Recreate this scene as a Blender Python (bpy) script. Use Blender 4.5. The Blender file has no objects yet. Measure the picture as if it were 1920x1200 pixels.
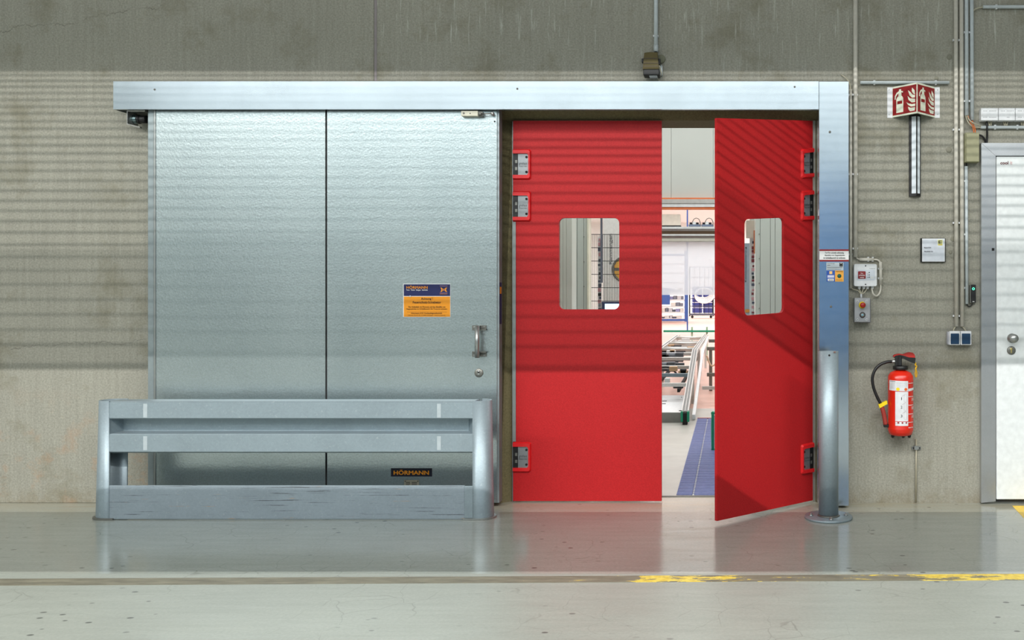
import bpy, bmesh, math, random
from mathutils import Vector, Matrix
random.seed(7)
C = bpy.context.scene.collection
SC = bpy.context.scene

# ------------------------------------------------------------------ camera, light, exposure
F, DIST, HCAM, XV, YV = 1680.0, 5.6, 1.277, 1370.0, 560.0
cd = bpy.data.cameras.new('camera'); cam = bpy.data.objects.new('camera', cd); C.objects.link(cam)
cam.location = (0, -DIST, HCAM); cam.rotation_euler = (math.pi/2, 0, 0)
cd.sensor_width = 36; cd.lens = F/1920*36
cd.shift_x = -(XV-960)/1920; cd.shift_y = -(600-YV)/1920
cd.clip_end = 200
SC.camera = cam

w = bpy.data.worlds.new('world'); SC.world = w; w.use_nodes = True
w.node_tree.nodes['Background'].inputs[0].default_value = (.75, .8, .82, 1)
w.node_tree.nodes['Background'].inputs[1].default_value = 0.25

def area(name, loc, target, sx, sy, power, col=(1, 1, 1), spread=180):
    l = bpy.data.lights.new(name, 'AREA'); l.shape = 'RECTANGLE'; l.size = sx; l.size_y = sy
    l.energy = power; l.color = col; l.spread = math.radians(spread)
    o = bpy.data.objects.new(name, l); C.objects.link(o); o.location = loc
    o.rotation_euler = (Vector(target)-Vector(loc)).to_track_quat('-Z', 'Y').to_euler()
    return o
LAMP = (-2.5, -7.0, 6.3)
area('strip_light', LAMP, (-2.5, -.6, .6), 20, .006, 860, (1, .985, .95))
area('ceiling_light', (-1, -4.2, 6.85), (-1, -3.2, 0), 22, 1.0, 90, (.97, 1, 1))
area('ceiling_light', (-3.5, -8.8, 6.85), (-3.5, -6.0, 0), 17, 1.6, 480, (.97, 1, 1))
area('ceiling_light', (-3.5, -12, 6.85), (-3.5, -7, 0), 17, 1.6, 580, (.97, 1, 1))
area('ceiling_light', (-1, -11.2, 6.85), (-1, -14, 1.6), 22, 1.0, 230, (.97, 1, 1))  # added lamp: brightens the opposite wall for reflections in the steel
# the hall behind the doors is lit much more strongly
area('hall_light', (0, 1.3, 3.25), (0, 1.4, 0), 5, 1.6, 62, (.98, 1, 1))
area('hall_light', (0, 7.5, 6.8), (0, 8, 0), 12, 6, 720, (.95, .98, 1))
area('hall_light', (0, 19, 6.8), (0, 20, 0), 16, 10, 1150, (.95, .98, 1))
area('hall_light', (0, 36, 6.8), (0, 37, 0), 16, 14, 2300, (.95, .98, 1))
area('hall_light', (0, 53, 6.8), (0, 53, 0), 16, 12, 2300, (.95, .98, 1))
vs = SC.view_settings
vs.view_transform = 'Standard'; vs.look = 'None'; vs.gamma = 1; vs.use_curve_mapping = False
vs.exposure = 0.33

# ------------------------------------------------------------------ projection helpers
def S(d): return (DIST-d)/F                       # metres per pixel of the photograph at depth d in front of the wall
def P(px, py, d=0.0):
    s = S(d); return Vector(((px-XV)*s, -d, HCAM-(py-YV)*s))
def X(px, d=0.0): return (px-XV)*S(d)
def Z(py, d=0.0): return HCAM-(py-YV)*S(d)
CAMP = Vector((0, -DIST, HCAM))
def on_plane(px, py, p0, n):
    r = Vector(((px-XV)/F, 1, -(py-YV)/F)); t = (p0-CAMP).dot(n)/r.dot(n); return CAMP+r*t
def FD(py): return F*HCAM/(py-YV)                 # camera distance of a floor point seen at row py

# ------------------------------------------------------------------ materials
def lin(c):
    f = lambda v: v/12.92 if v <= .04045 else ((v+.055)/1.055)**2.4
    return tuple(f(v/255) for v in c[:3])+(1,)
class NT:
    def __init__(s, name):
        s.m = bpy.data.materials.new(name); s.m.use_nodes = True; s.t = s.m.node_tree
        s.b = s.t.nodes['Principled BSDF']
        s.co = s.n('ShaderNodeTexCoord').outputs['Object']
    def n(s, ty, **k):
        q = s.t.nodes.new(ty)
        for a, v in k.items(): setattr(q, a, v)
        return q
    def l(s, a, b): s.t.links.new(a, b)
    def put(s, sock, v):
        if hasattr(v, 'is_linked'): s.l(v, sock)
        else: sock.default_value = v
    def mapped(s, sc=(1, 1, 1), loc=(0, 0, 0)):
        q = s.n('ShaderNodeMapping'); s.l(s.co, q.inputs[0]); q.inputs['Scale'].default_value = sc; q.inputs['Location'].default_value = loc
        return q.outputs[0]
    def noise(s, scale=5, detail=4, rough=.5, sc=(1, 1, 1), loc=(0, 0, 0)):
        q = s.n('ShaderNodeTexNoise'); s.l(s.mapped(sc, loc), q.inputs['Vector'])
        q.inputs['Scale'].default_value = scale; q.inputs['Detail'].default_value = detail; q.inputs['Roughness'].default_value = rough
        return q.outputs[0]
    def voro(s, scale=5, feature='F1', sc=(1, 1, 1), out='Distance'):
        q = s.n('ShaderNodeTexVoronoi', feature=feature); s.l(s.mapped(sc), q.inputs['Vector']); q.inputs['Scale'].default_value = scale
        return q.outputs[out]
    def ramp(s, v, stops, interp='LINEAR'):
        q = s.n('ShaderNodeValToRGB'); s.l(v, q.inputs[0]); e = q.color_ramp.elements; q.color_ramp.interpolation = interp
        while len(e) < len(stops): e.new(.5)
        for k, (p, c) in enumerate(stops):
            e[k].position = p; e[k].color = c if isinstance(c, tuple) else (c, c, c, 1)
        return q.outputs[0]
    def math(s, op, a, b=0.0, c=0.0, clamp=False):
        q = s.n('ShaderNodeMath', operation=op, use_clamp=clamp); s.put(q.inputs[0], a); s.put(q.inputs[1], b); s.put(q.inputs[2], c); return q.outputs[0]
    def mix(s, f, a, b, blend='MIX'):
        q = s.n('ShaderNodeMix', data_type='RGBA', blend_type=blend); s.put(q.inputs[0], f); s.put(q.inputs[6], a); s.put(q.inputs[7], b); return q.outputs[2]
    def xyz(s):
        q = s.n('ShaderNodeSeparateXYZ'); s.l(s.co, q.inputs[0]); return q.outputs
    def bump(s, h, strength=.3, dist=.01):
        q = s.n('ShaderNodeBump'); s.l(h, q.inputs['Height']); q.inputs['Strength'].default_value = strength; q.inputs['Distance'].default_value = dist
        s.l(q.outputs[0], s.b.inputs['Normal'])
    def col(s, v): s.put(s.b.inputs['Base Color'], v)
    def set(s, rough=.5, metal=0, spec=.5):
        s.put(s.b.inputs['Roughness'], rough); s.put(s.b.inputs['Metallic'], metal); s.b.inputs['Specular IOR Level'].default_value = spec
MATS = {}
def plain(name, c, rough=.5, metal=0.0, var=.06, scale=30, spec=.5, bump=0):
    if name in MATS: return MATS[name]
    t = NT(name); b = lin(c)
    lo = tuple(v*(1-var) for v in b[:3])+(1,); hi = tuple(min(1, v*(1+var)) for v in b[:3])+(1,)
    nz = t.noise(scale, 3)
    t.col(t.ramp(nz, [(.3, lo), (.7, hi)])); t.set(rough, metal, spec)
    if bump: t.bump(nz, bump, .004)
    MATS[name] = t.m; return t.m

def m_concrete(name, base, cracks=(), rust=False, drips=False):
    t = NT(name); b = lin(base)
    k = lambda f: tuple(v*f for v in b[:3])+(1,)
    big = t.noise(.9, 5, .6)
    c = t.ramp(big, [(.28, k(.80)), (.5, k(1)), (.72, k(1.14))])
    st = t.noise(3, 4, .6, (14, 14, .7))                      # vertical form marks
    c = t.mix(.55, c, t.ramp(st, [(.3, k(.85)), (.7, k(1.13))]), 'MIX')
    fine = t.noise(95, 3, .7)
    c = t.mix(1, c, t.ramp(fine, [(.3, .74), (.7, 1.16)]), 'MULTIPLY')
    blot = t.noise(2.6, 6, .7, (1, 1, 1), (3, 1, 8))
    c = t.mix(t.ramp(blot, [(.52, 0.0), (.68, .5)]), c, lin((112, 106, 84)))
    pit = t.voro(26); c = t.mix(t.ramp(pit, [(.035, .55), (.06, 0.0)]), c, lin((70, 66, 56)))
    if drips:
        dr = t.noise(7, 5, .7, (6, 6, .45), (5, 0, 2)); x, y, z = t.xyz()
        up = t.ramp(t.math('MULTIPLY', z, .25), [(.64, 0.0), (.74, 1.0)])
        c = t.mix(t.math('MULTIPLY', t.ramp(dr, [(.57, 0.0), (.70, .6)]), up), c, lin((205, 205, 196)))
    if rust:
        ru = t.noise(5, 5, .7, (1, 1, 1), (1, 0, 4)); x, y, z = t.xyz()
        low = t.ramp(z, [(.25, .6), (.75, 0.0)])
        c = t.mix(t.math('MULTIPLY', t.ramp(ru, [(.53, 0.0), (.70, .9)]), low), c, lin((176, 132, 96)))
    low2 = t.ramp(t.xyz()[2], [(.0, .55), (.11, 0.0)])          # scuffed dirt line at the foot
    c = t.mix(t.math('MULTIPLY', low2, t.ramp(t.noise(12, 4, .7), [(.4, .2), (.6, 1.0)])), c, lin((120, 108, 84)))
    for (x0, z0, x1, z1, amp) in cracks:
        x, y, z = t.xyz()
        u = t.math('DIVIDE', t.math('SUBTRACT', x, x0), x1-x0)
        line = t.math('MULTIPLY_ADD', u, z1-z0, z0)
        wob = t.math('MULTIPLY', t.math('SUBTRACT', t.noise(3.2, 9, .72, (1, .01, .01), (x0*3, 0, z0*5)), .5), amp*1.3)
        dz = t.math('ABSOLUTE', t.math('SUBTRACT', z, t.math('ADD', line, wob)))
        on = t.math('MULTIPLY', t.ramp(dz, [(.0008, 1.0), (.0035, 0.0)]), t.math('MULTIPLY', t.math('GREATER_THAN', u, 0), t.math('LESS_THAN', u, 1)))
        c = t.mix(t.math('MULTIPLY', on, t.ramp(t.noise(9, 2), [(.35, .1), (.6, .75)])), c, lin((84, 80, 74)))
    t.col(c); t.set(.86, 0, .3)
    h = t.math('ADD', t.math('MULTIPLY', fine, .6), st); t.bump(h, .35, .006)
    return t.m

def m_floor():
    t = NT('floor_concrete'); b = lin((160, 165, 157)); k = lambda f: tuple(v*f for v in b[:3])+(1,)
    big = t.noise(.8, 6, .6); c = t.ramp(big, [(.3, k(.84)), (.7, k(1.1))])
    stre = t.noise(6, 5, .65, (.35, 3, 1)); c = t.mix(.5, c, t.ramp(stre, [(.3, k(.84)), (.7, k(1.12))]))
    fine = t.noise(70, 3, .7); c = t.mix(1, c, t.ramp(fine, [(.3, .9), (.7, 1.06)]), 'MULTIPLY')
    cr = t.n('ShaderNodeTexVoronoi', feature='DISTANCE_TO_EDGE'); q = t.n('ShaderNodeMix', data_type='VECTOR')
    dn = t.n('ShaderNodeTexNoise'); t.l(t.co, dn.inputs['Vector']); dn.inputs['Scale'].default_value = 5
    q.inputs[0].default_value = .12; t.l(t.co, q.inputs[4]); t.l(dn.outputs['Color'], q.inputs[5])
    t.l(q.outputs[1], cr.inputs['Vector']); cr.inputs['Scale'].default_value = 5.5
    c = t.mix(t.math('MULTIPLY', t.ramp(cr.outputs['Distance'], [(.003, .4), (.012, 0.0)]), t.ramp(t.noise(1.7, 3), [(.45, 0.0), (.62, 1.0)])), c, lin((88, 86, 80)))
    sc = t.noise(5, 7, .75, (.8, 4.5, 1), (2, 7, 0))            # dark scuffs
    c = t.mix(t.ramp(sc, [(.63, 0.0), (.70, .55)]), c, lin((84, 84, 80)))
    dots = t.voro(9, sc=(1, 1.6, 1)); dm = t.ramp(t.noise(1.1, 2, .5, (1, 1, 1), (4, 2, 0)), [(.5, 0.0), (.6, .8)])
    c = t.mix(t.math('MULTIPLY', t.ramp(dots, [(.10, 1.0), (.14, 0.0)]), dm), c, lin((66, 68, 66)))
    y = t.xyz()[1]
    c = t.mix(t.math('MULTIPLY', t.ramp(t.math('ADD', y, 1), [(.62, 0.0), (.92, .5)]), t.ramp(t.noise(3, 4, .6, (.5, 4, 1)), [(.35, .3), (.65, 1.0)])), c, lin((158, 142, 108)))
    front = t.math('LESS_THAN', y, -1.44)              # the strip in front of the marking is worn matt, the strip by the wall is sealed and glossy
    t.col(c); t.set(t.math('ADD', t.ramp(t.noise(4, 4, .6, (.4, 3, 1)), [(.3, .11), (.7, .20)]), t.math('MULTIPLY', front, .26)), 0, .6)
    t.bump(t.math('ADD', fine, t.math('MULTIPLY', stre, .8)), .05, .004)
    return t.m

def m_galv(name, c, rough=.42, metal=.75, spangle=45, scratch=False, contrast=.16, bmp=.10):
    t = NT(name); b = lin(c); k = lambda f: tuple(min(1, v*f) for v in b[:3])+(1,)
    v = t.n('ShaderNodeTexVoronoi'); t.l(t.mapped(), v.inputs['Vector']); v.inputs['Scale'].default_value = spangle
    sp = t.n('ShaderNodeSeparateColor'); t.l(v.outputs['Color'], sp.inputs[0])
    c1 = t.ramp(sp.outputs[0], [(0, k(1-contrast)), (1, k(1+contrast))])
    c2 = t.ramp(t.noise(4, 5, .65), [(.3, k(.86)), (.7, k(1.12))])
    cc = t.mix(.5, c1, c2)
    cc = t.mix(t.ramp(t.noise(60, 4, .7), [(.60, 0.0), (.72, .35)]), cc, lin((205, 212, 212)))
    metv = metal
    if scratch:
        s1 = t.noise(5, 6, .75, (.36, 1, 22), (3, 0, 1)); lowz = t.xyz()[2]
        msk = t.ramp(s1, [(.597, 0.0), (.63, .88)])
        cc = t.mix(msk, cc, lin((48, 46, 46)))
        s2 = t.noise(3.3, 4, .7, (.7, 1, 26), (9, 0, 5)); s2 = t.ramp(s2, [(.69, 0.0), (.705, .8)])
        cc = t.mix(s2, cc, lin((214, 156, 40)))
        metv = t.math('SUBTRACT', metal, t.math('MULTIPLY', msk, metal*.8), 0, True)
    t.col(cc); t.set(rough, metv, .5)
    t.bump(t.math('ADD', t.noise(7, 4, .6), t.math('MULTIPLY', sp.outputs[1], .12)), bmp, .012)
    return t.m

def m_stucco():
    t = NT('stucco_embossed_steel')
    big = t.noise(.7, 4, .5, (1, 1, .35)); c = t.ramp(big, [(.3, lin((182, 194, 196))), (.7, lin((206, 216, 216)))])
    fine = t.noise(120, 2, .5); c = t.mix(1, c, t.ramp(fine, [(.35, .9), (.65, 1.06)]), 'MULTIPLY')
    t.col(c); t.set(.27, .9, .5)
    t.bump(t.noise(95, 1, .4, (1, 1, 1)), .16, .003)
    return t.m

def m_red():
    t = NT('red_door_skin'); n = t.noise(170, 2, .7); big = t.noise(1.2, 3)
    c = t.ramp(n, [(.3, lin((164, 21, 26))), (.7, lin((186, 31, 34)))])
    t.col(c); t.set(.52, 0, .28); t.bump(n, .12, .003); return t.m

def m_tape():
    t = NT('worn_marking_paint'); x, y, z = t.xyz(); x = t.math('ADD', x, -.985)
    c = t.ramp(t.noise(9, 5, .7, (.6, 3, 1)), [(.3, lin((96, 92, 80))), (.7, lin((142, 138, 120)))])
    # where the yellow survives: two long patches, and flecks elsewhere
    a = t.math('MULTIPLY', t.ramp(t.math('MULTIPLY_ADD', x, .1, .5), [(.452, 0.0), (.458, 1.0)]), t.ramp(t.math('MULTIPLY_ADD', x, .1, .5), [(.485, 1.0), (.502, .1)]))
    b = t.ramp(t.math('MULTIPLY_ADD', x, .1, .5), [(.572, 0.0), (.60, 1.0)])
    keep = t.math('ADD', t.math('MAXIMUM', a, b), t.ramp(t.math('MULTIPLY_ADD', x, .1, .5), [(.30, .0), (.46, .42)]), 0, True)
    n = t.noise(11, 6, .75, (.5, 2.2, 1)); thr = t.math('GREATER_THAN', t.math('ADD', n, t.math('MULTIPLY', keep, .25)), .725)
    c = t.mix(thr, c, t.ramp(t.noise(30, 3), [(.3, lin((206, 176, 62))), (.7, lin((236, 212, 98)))]))
    t.col(c); t.set(.5, 0, .4); return t.m

def m_glass(name='door_window_glass', tint=(.96, .98, .97), refl=1.0):
    m = bpy.data.materials.new(name); m.use_nodes = True; t = m.node_tree; t.nodes.clear()
    o = t.nodes.new('ShaderNodeOutputMaterial'); mx = t.nodes.new('ShaderNodeMixShader'); tr = t.nodes.new('ShaderNodeBsdfTransparent'); g = t.nodes.new('ShaderNodeBsdfGlossy')
    fr = t.nodes.new('ShaderNodeFresnel'); fr.inputs[0].default_value = 1.35; tr.inputs[0].default_value = tint+(1,); g.inputs['Roughness'].default_value = .03
    ge = t.nodes.new('ShaderNodeNewGeometry'); mm = t.nodes.new('ShaderNodeMath'); mm.operation = 'MULTIPLY'; iv = t.nodes.new('ShaderNodeMath'); iv.operation = 'SUBTRACT'; iv.inputs[0].default_value = 1
    t.links.new(ge.outputs['Backfacing'], iv.inputs[1]); t.links.new(fr.outputs[0], mm.inputs[0]); t.links.new(iv.outputs[0], mm.inputs[1])
    t.links.new(mm.outputs[0], mx.inputs[0]); t.links.new(tr.outputs[0], mx.inputs[1]); t.links.new(g.outputs[0], mx.inputs[2]); t.links.new(mx.outputs[0], o.inputs[0]); return m
def m_milky():
    m = bpy.data.materials.new('milky_plastic_sheet'); m.use_nodes = True; t = m.node_tree; t.nodes.clear()
    o = t.nodes.new('ShaderNodeOutputMaterial'); mx = t.nodes.new('ShaderNodeMixShader'); mx.inputs[0].default_value = .62
    tr = t.nodes.new('ShaderNodeBsdfTransparent'); tr.inputs[0].default_value = (.95, .97, 1, 1)
    tl = t.nodes.new('ShaderNodeBsdfTranslucent'); tl.inputs[0].default_value = (.97, .98, 1, 1); df = t.nodes.new('ShaderNodeBsdfDiffuse'); df.inputs[0].default_value = (.95, .97, 1, 1)
    ad = t.nodes.new('ShaderNodeMixShader'); t.links.new(tl.outputs[0], ad.inputs[1]); t.links.new(df.outputs[0], ad.inputs[2])
    t.links.new(tr.outputs[0], mx.inputs[1]); t.links.new(ad.outputs[0], mx.inputs[2]); t.links.new(mx.outputs[0], o.inputs[0]); return m
def m_emit(name, c, s):
    t = NT(name); t.col(lin(c)); t.b.inputs['Emission Color'].default_value = lin(c); t.b.inputs['Emission Strength'].default_value = s; return t.m

WALLC = (152, 150, 138)
M_WL = m_concrete('board_marked_concrete', WALLC, [(X(20), Z(650), X(276), Z(640), .16), (X(-20), Z(62), X(300), Z(14), .18)], rust=True)
M_WR = m_concrete('cast_concrete', WALLC, [], rust=False, drips=True)
M_REV = m_concrete('rough_reveal_concrete', (112, 104, 74))
M_FLOOR = m_floor()
M_STUCCO = m_stucco()
M_COVER = m_galv('galvanised_cover_sheet', (190, 199, 205), .19, .95, 160, contrast=.04, bmp=.012)
M_GALV = m_galv('hot_dip_galvanised_steel', (150, 164, 171), .46, .5, 95, contrast=.07)
M_KICK = m_galv('scratched_galvanised_steel', (156, 168, 177), .46, .5, 95, contrast=.07, scratch=True)
M_RED = m_red(); M_TAPE = m_tape(); M_GLASS = m_glass(); M_MILKY = m_milky()
M_REDG = plain('red_bumper_plastic', (206, 26, 30), .35)
M_EDGE = plain('folded_steel_edge', (150, 160, 162), .4, .6)
M_DARK = plain('dark_gap', (26, 26, 26), .8)
M_BLACK = plain('black_plastic', (18, 18, 19), .45)
M_STEEL = plain('brushed_steel', (176, 178, 176), .32, .85)
M_STEELD = plain('dull_steel', (128, 128, 122), .45, .7)
M_CREAM = plain('cream_conduit_pvc', (196, 192, 180), .5)
M_PALE = plain('pale_conduit_pvc', (186, 194, 196), .45)
M_WHITE = plain('white_plastic', (216, 218, 220), .45)
M_WPAINT = plain('white_painted_steel', (226, 230, 230), .4)
M_CABLE = plain('grey_cable_sheath', (178, 172, 150), .55)
M_NAVY = plain('navy_print', (14, 24, 84), .45, var=.02)
M_NAVYD = plain('dark_navy_print', (8, 8, 34), .45, var=.02)
M_ORANGE = plain('orange_print', (236, 150, 14), .45, var=.02)
M_INK = plain('black_ink', (20, 18, 18), .6, var=.02)
M_WINK = plain('white_ink', (238, 238, 236), .5, var=.02)
M_DRED = plain('dark_red_print', (140, 14, 18), .4, var=.03)
M_LUM = plain('luminous_cream', (222, 226, 206), .45, var=.03)
M_OLIVE = plain('olive_plastic', (150, 148, 116), .5)
M_YEL = plain('yellow_plastic', (236, 206, 20), .4)
M_EXT = plain('extinguisher_red', (206, 36, 16), .22, var=.03, spec=.6)
M_GREEN = plain('green_paint', (10, 140, 104), .45)
M_BLUE = plain('blue_paint', (62, 98, 172), .5)
M_PANEL = plain('pale_insulated_panel', (192, 196, 190), .5, var=.03, scale=2)
M_PANEL2 = plain('light_insulated_panel', (208, 212, 204), .5, var=.03, scale=2)
M_TERRA = plain('terracotta_floor', (204, 164, 148), .45, var=.08, scale=3)
M_GFLOOR = plain('pale_hall_floor', (176, 176, 168), .35, var=.08, scale=5)
M_MAT = plain('blue_grey_matting', (112, 122, 168), .6, var=.14, scale=45)
M_COPPER = plain('orange_seal', (214, 118, 70), .5)
M_ALU = plain('pale_aluminium', (206, 208, 204), .35, .4)

# ------------------------------------------------------------------ mesh builder
class MB:
    def __init__(s): s.bm = bmesh.new()
    def box(s, a, b, bev=0.0, seg=1):
        lo = [min(a[i], b[i]) for i in range(3)]; hi = [max(a[i], b[i]) for i in range(3)]
        r = bmesh.ops.create_cube(s.bm, size=1); vs_ = r['verts']
        for v in vs_: v.co = Vector([lo[i]+(v.co[i]+.5)*(hi[i]-lo[i]) for i in range(3)])
        if bev:
            es = list({e for v in vs_ for e in v.link_edges})
            bmesh.ops.bevel(s.bm, geom=es, offset=bev, segments=seg, affect='EDGES', profile=.5)
        return s
    def pbox(s, x0, y0, x1, y1, d, th, bev=0.0, seg=1):       # a box whose front face covers these pixels at depth d
        a, b = P(x0, y0, d), P(x1, y1, d); return s.box((a.x, a.y, a.z), (b.x, a.y+th, b.z), bev, seg)
    def cyl(s, a, b, r, n=16, r2=None, caps=True):
        a, b = Vector(a), Vector(b); q = (b-a).to_track_quat('Z', 'Y'); r2 = r if r2 is None else r2
        A = [s.bm.verts.new(a+q@Vector((r*math.cos(t), r*math.sin(t), 0))) for t in [2*math.pi*k/n for k in range(n)]]
        B = [s.bm.verts.new(b+q@Vector((r2*math.cos(t), r2*math.sin(t), 0))) for t in [2*math.pi*k/n for k in range(n)]]
        for k in range(n):
            f = s.bm.faces.new((A[k], A[(k+1) % n], B[(k+1) % n], B[k])); f.smooth = True
        if caps: s.bm.faces.new(A[::-1]); s.bm.faces.new(B)
        return s
    def tube(s, pts, r, n=10, sub=6, caps=True, closed=False):
        pts = [Vector(p) for p in pts]
        if sub > 1 and len(pts) > 2:
            out = []; N = len(pts)
            for i in range(N if closed else N-1):
                if closed: p0, p1, p2, p3 = pts[i-1], pts[i], pts[(i+1) % N], pts[(i+2) % N]
                else: p0, p1, p2, p3 = pts[max(i-1, 0)], pts[i], pts[i+1], pts[min(i+2, N-1)]
                for k in range(sub):
                    t = k/sub
                    out.append(.5*((2*p1)+(p2-p0)*t+(2*p0-5*p1+4*p2-p3)*t*t+(3*p1-p0-3*p2+p3)*t**3))
            if not closed: out.append(pts[-1])
            pts = out
        N = len(pts); rings = []; up = None
        for i, p in enumerate(pts):
            d = (pts[(i+1) % N]-pts[i-1]) if closed else (pts[min(i+1, N-1)]-pts[max(i-1, 0)])
            d.normalize()
            if up is None:
                up = Vector((0, 1, 0)) if abs(d.y) < .9 else Vector((1, 0, 0))
            sx = d.cross(up).normalized(); up = sx.cross(d).normalized()
            rings.append([s.bm.verts.new(p+r*(math.cos(2*math.pi*k/n)*sx+math.sin(2*math.pi*k/n)*up)) for k in range(n)])
        for i in range(N if closed else N-1):
            A, B = rings[i], rings[(i+1) % N]
            for k in range(n):
                f = s.bm.faces.new((A[k], A[(k+1) % n], B[(k+1) % n], B[k])); f.smooth = True
        if caps and not closed:
            s.bm.faces.new(rings[0][::-1]); s.bm.faces.new(rings[-1])
        return s
    def lathe(s, prof, c, axis=(0, 0, 1), n=28):               # prof: (radius, height) along axis from c
        c = Vector(c); q = Vector(axis).to_track_quat('Z', 'Y'); rings = []
        for r, h in prof:
            if r < 1e-6: rings.append([s.bm.verts.new(c+q@Vector((0, 0, h)))])
            else: rings.append([s.bm.verts.new(c+q@Vector((r*math.cos(2*math.pi*k/n), r*math.sin(2*math.pi*k/n), h))) for k in range(n)])
        for A, B in zip(rings, rings[1:]):
            for k in range(n):
                k2 = (k+1) % n
                if len(A) == 1 and len(B) == 1: continue
                vs_ = (A[0], B[k2], B[k]) if len(A) == 1 else ((A[k], A[k2], B[0]) if len(B) == 1 else (A[k], A[k2], B[k2], B[k]))
                f = s.bm.faces.new(vs_); f.smooth = True
        if len(rings[0]) > 1: s.bm.faces.new(rings[0][::-1])
        if len(rings[-1]) > 1: s.bm.faces.new(rings[-1])
        return s
    def slab(s, loops, off):                                   # planar polygon (first loop outer, others holes), extruded by vector off
        front = []; es = []
        for lp in loops:
            vs_ = [s.bm.verts.new(Vector(p)) for p in lp]; front.append(vs_)
            es += [s.bm.edges.new((vs_[i], vs_[(i+1) % len(vs_)])) for i in range(len(vs_))]
        if len(loops) == 1: fs = [s.bm.faces.new(front[0])]
        else: fs = [f for f in bmesh.ops.triangle_fill(s.bm, edges=es, use_beauty=True)['geom'] if isinstance(f, bmesh.types.BMFace)]
        off = Vector(off); m = {}
        for vs_ in front:
            for v in vs_: m[v] = s.bm.verts.new(v.co+off)
        for f in fs: s.bm.faces.new([m[v] for v in reversed(f.verts)])
        for vs_ in front:
            for i in range(len(vs_)):
                a, b = vs_[i], vs_[(i+1) % len(vs_)]; s.bm.faces.new((a, b, m[b], m[a]))
        return s
    def strip(s, prof, x0, x1):                                # closed profile of (y, z) swept along x
        A = [s.bm.verts.new((x0, y, z)) for y, z in prof]; B = [s.bm.verts.new((x1, y, z)) for y, z in prof]; n = len(prof)
        for k in range(n): s.bm.faces.new((A[k], A[(k+1) % n], B[(k+1) % n], B[k]))
        s.bm.faces.new(A[::-1]); s.bm.faces.new(B); return s
    def quad(s, *p): s.bm.faces.new([s.bm.verts.new(Vector(q)) for q in p]); return s
    def build(s, name, mat, parent=None, **tags):
        bmesh.ops.recalc_face_normals(s.bm, faces=s.bm.faces[:])
        me = bpy.data.meshes.new(name); s.bm.to_mesh(me); s.bm.free()
        return link(name, me, mat, parent, **tags)

def link(name, me, mat, parent=None, **tags):
    me.materials.clear(); me.materials.append(mat)
    o = bpy.data.objects.new(name, me); C.objects.link(o)
    if parent is not None:
        o.parent = parent
        if parent.parent is None: o.location = -Vector(parent.location)   # vertices are world coordinates
    elif tags.get('kind') != 'structure':
        xs = [v.co for v in me.vertices]
        c = Vector(((min(v.x for v in xs)+max(v.x for v in xs))/2, (min(v.y for v in xs)+max(v.y for v in xs))/2, min(v.z for v in xs)))
        me.transform(Matrix.Translation(-c)); o.location = c; o['_o'] = 1
    for k, v in tags.items(): o[k] = v
    return o
def thing(name, loc, label, category, group=None, kind=None):
    o = bpy.data.objects.new(name, None); C.objects.link(o); o.location = loc; o.empty_display_size = .1
    o['label'] = label
    if category: o['category'] = category
    if group: o['group'] = group
    if kind: o['kind'] = kind
    return o
def part(parent):                                              # marks mesh-rooted things so children stay in place
    return parent

def text(name, s, cx, cz, y, wd, ht, mat, parent, bold=0.0, warp=None, rot=0.0, align='c', keep=True):
    """Lettering as thin raised geometry facing the camera side, fitted into wd x ht metres (either may be None)."""
    cu = bpy.data.curves.new('t', 'FONT'); cu.body = s; cu.size = 1; cu.resolution_u = 2; cu.align_x = 'LEFT'
    o = bpy.data.objects.new('t', cu); C.objects.link(o)
    dg = bpy.context.evaluated_depsgraph_get(); me = bpy.data.meshes.new_from_object(o.evaluated_get(dg))
    bpy.data.objects.remove(o); bpy.data.curves.remove(cu)
    if not me.vertices: return None
    if bold:                                                     # heavier strokes
        bm = bmesh.new(); m0 = me.copy(); b_ = bold*.7
        for lay, (dx, dy) in enumerate(((-b_, 0), (b_, 0), (0, b_), (0, -b_))):
            m1 = m0.copy(); m1.transform(Matrix.Translation((dx, dy, lay+1))); bm.from_mesh(m1); bpy.data.meshes.remove(m1)
        bm.to_mesh(me); bm.free(); bpy.data.meshes.remove(m0)
    xs = [v.co.x for v in me.vertices]; ys = [v.co.y for v in me.vertices]
    w0, h0 = max(xs)-min(xs), max(ys)-min(ys)
    kx = wd/w0 if wd else ht/h0
    ky = ht/h0 if ht else kx
    mx, my = (max(xs)+min(xs))/2, (max(ys)+min(ys))/2
    if align == 'l': mx = min(xs)
    cr, sr = math.cos(rot), math.sin(rot)
    for v in me.vertices:
        a, b = (v.co.x-mx)*kx, (v.co.y-my)*ky
        a, b = a*cr-b*sr, a*sr+b*cr
        lift = Vector((0, -.00025*v.co.z, 0))
        v.co = (warp(a, b) if warp else Vector((cx+a, y, cz+b)))+lift
    return link(name, me, mat, parent)
def ptext(name, s, x0, y0, x1, y1, d, mat, parent, bold=0.0):   # lettering filling a pixel box at depth d
    a, b = P(x0, y0, d), P(x1, y1, d)
    return text(name, s, (a.x+b.x)/2, (a.z+b.z)/2, -d-.0006, abs(b.x-a.x), abs(a.z-b.z), mat, parent, bold)

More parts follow.
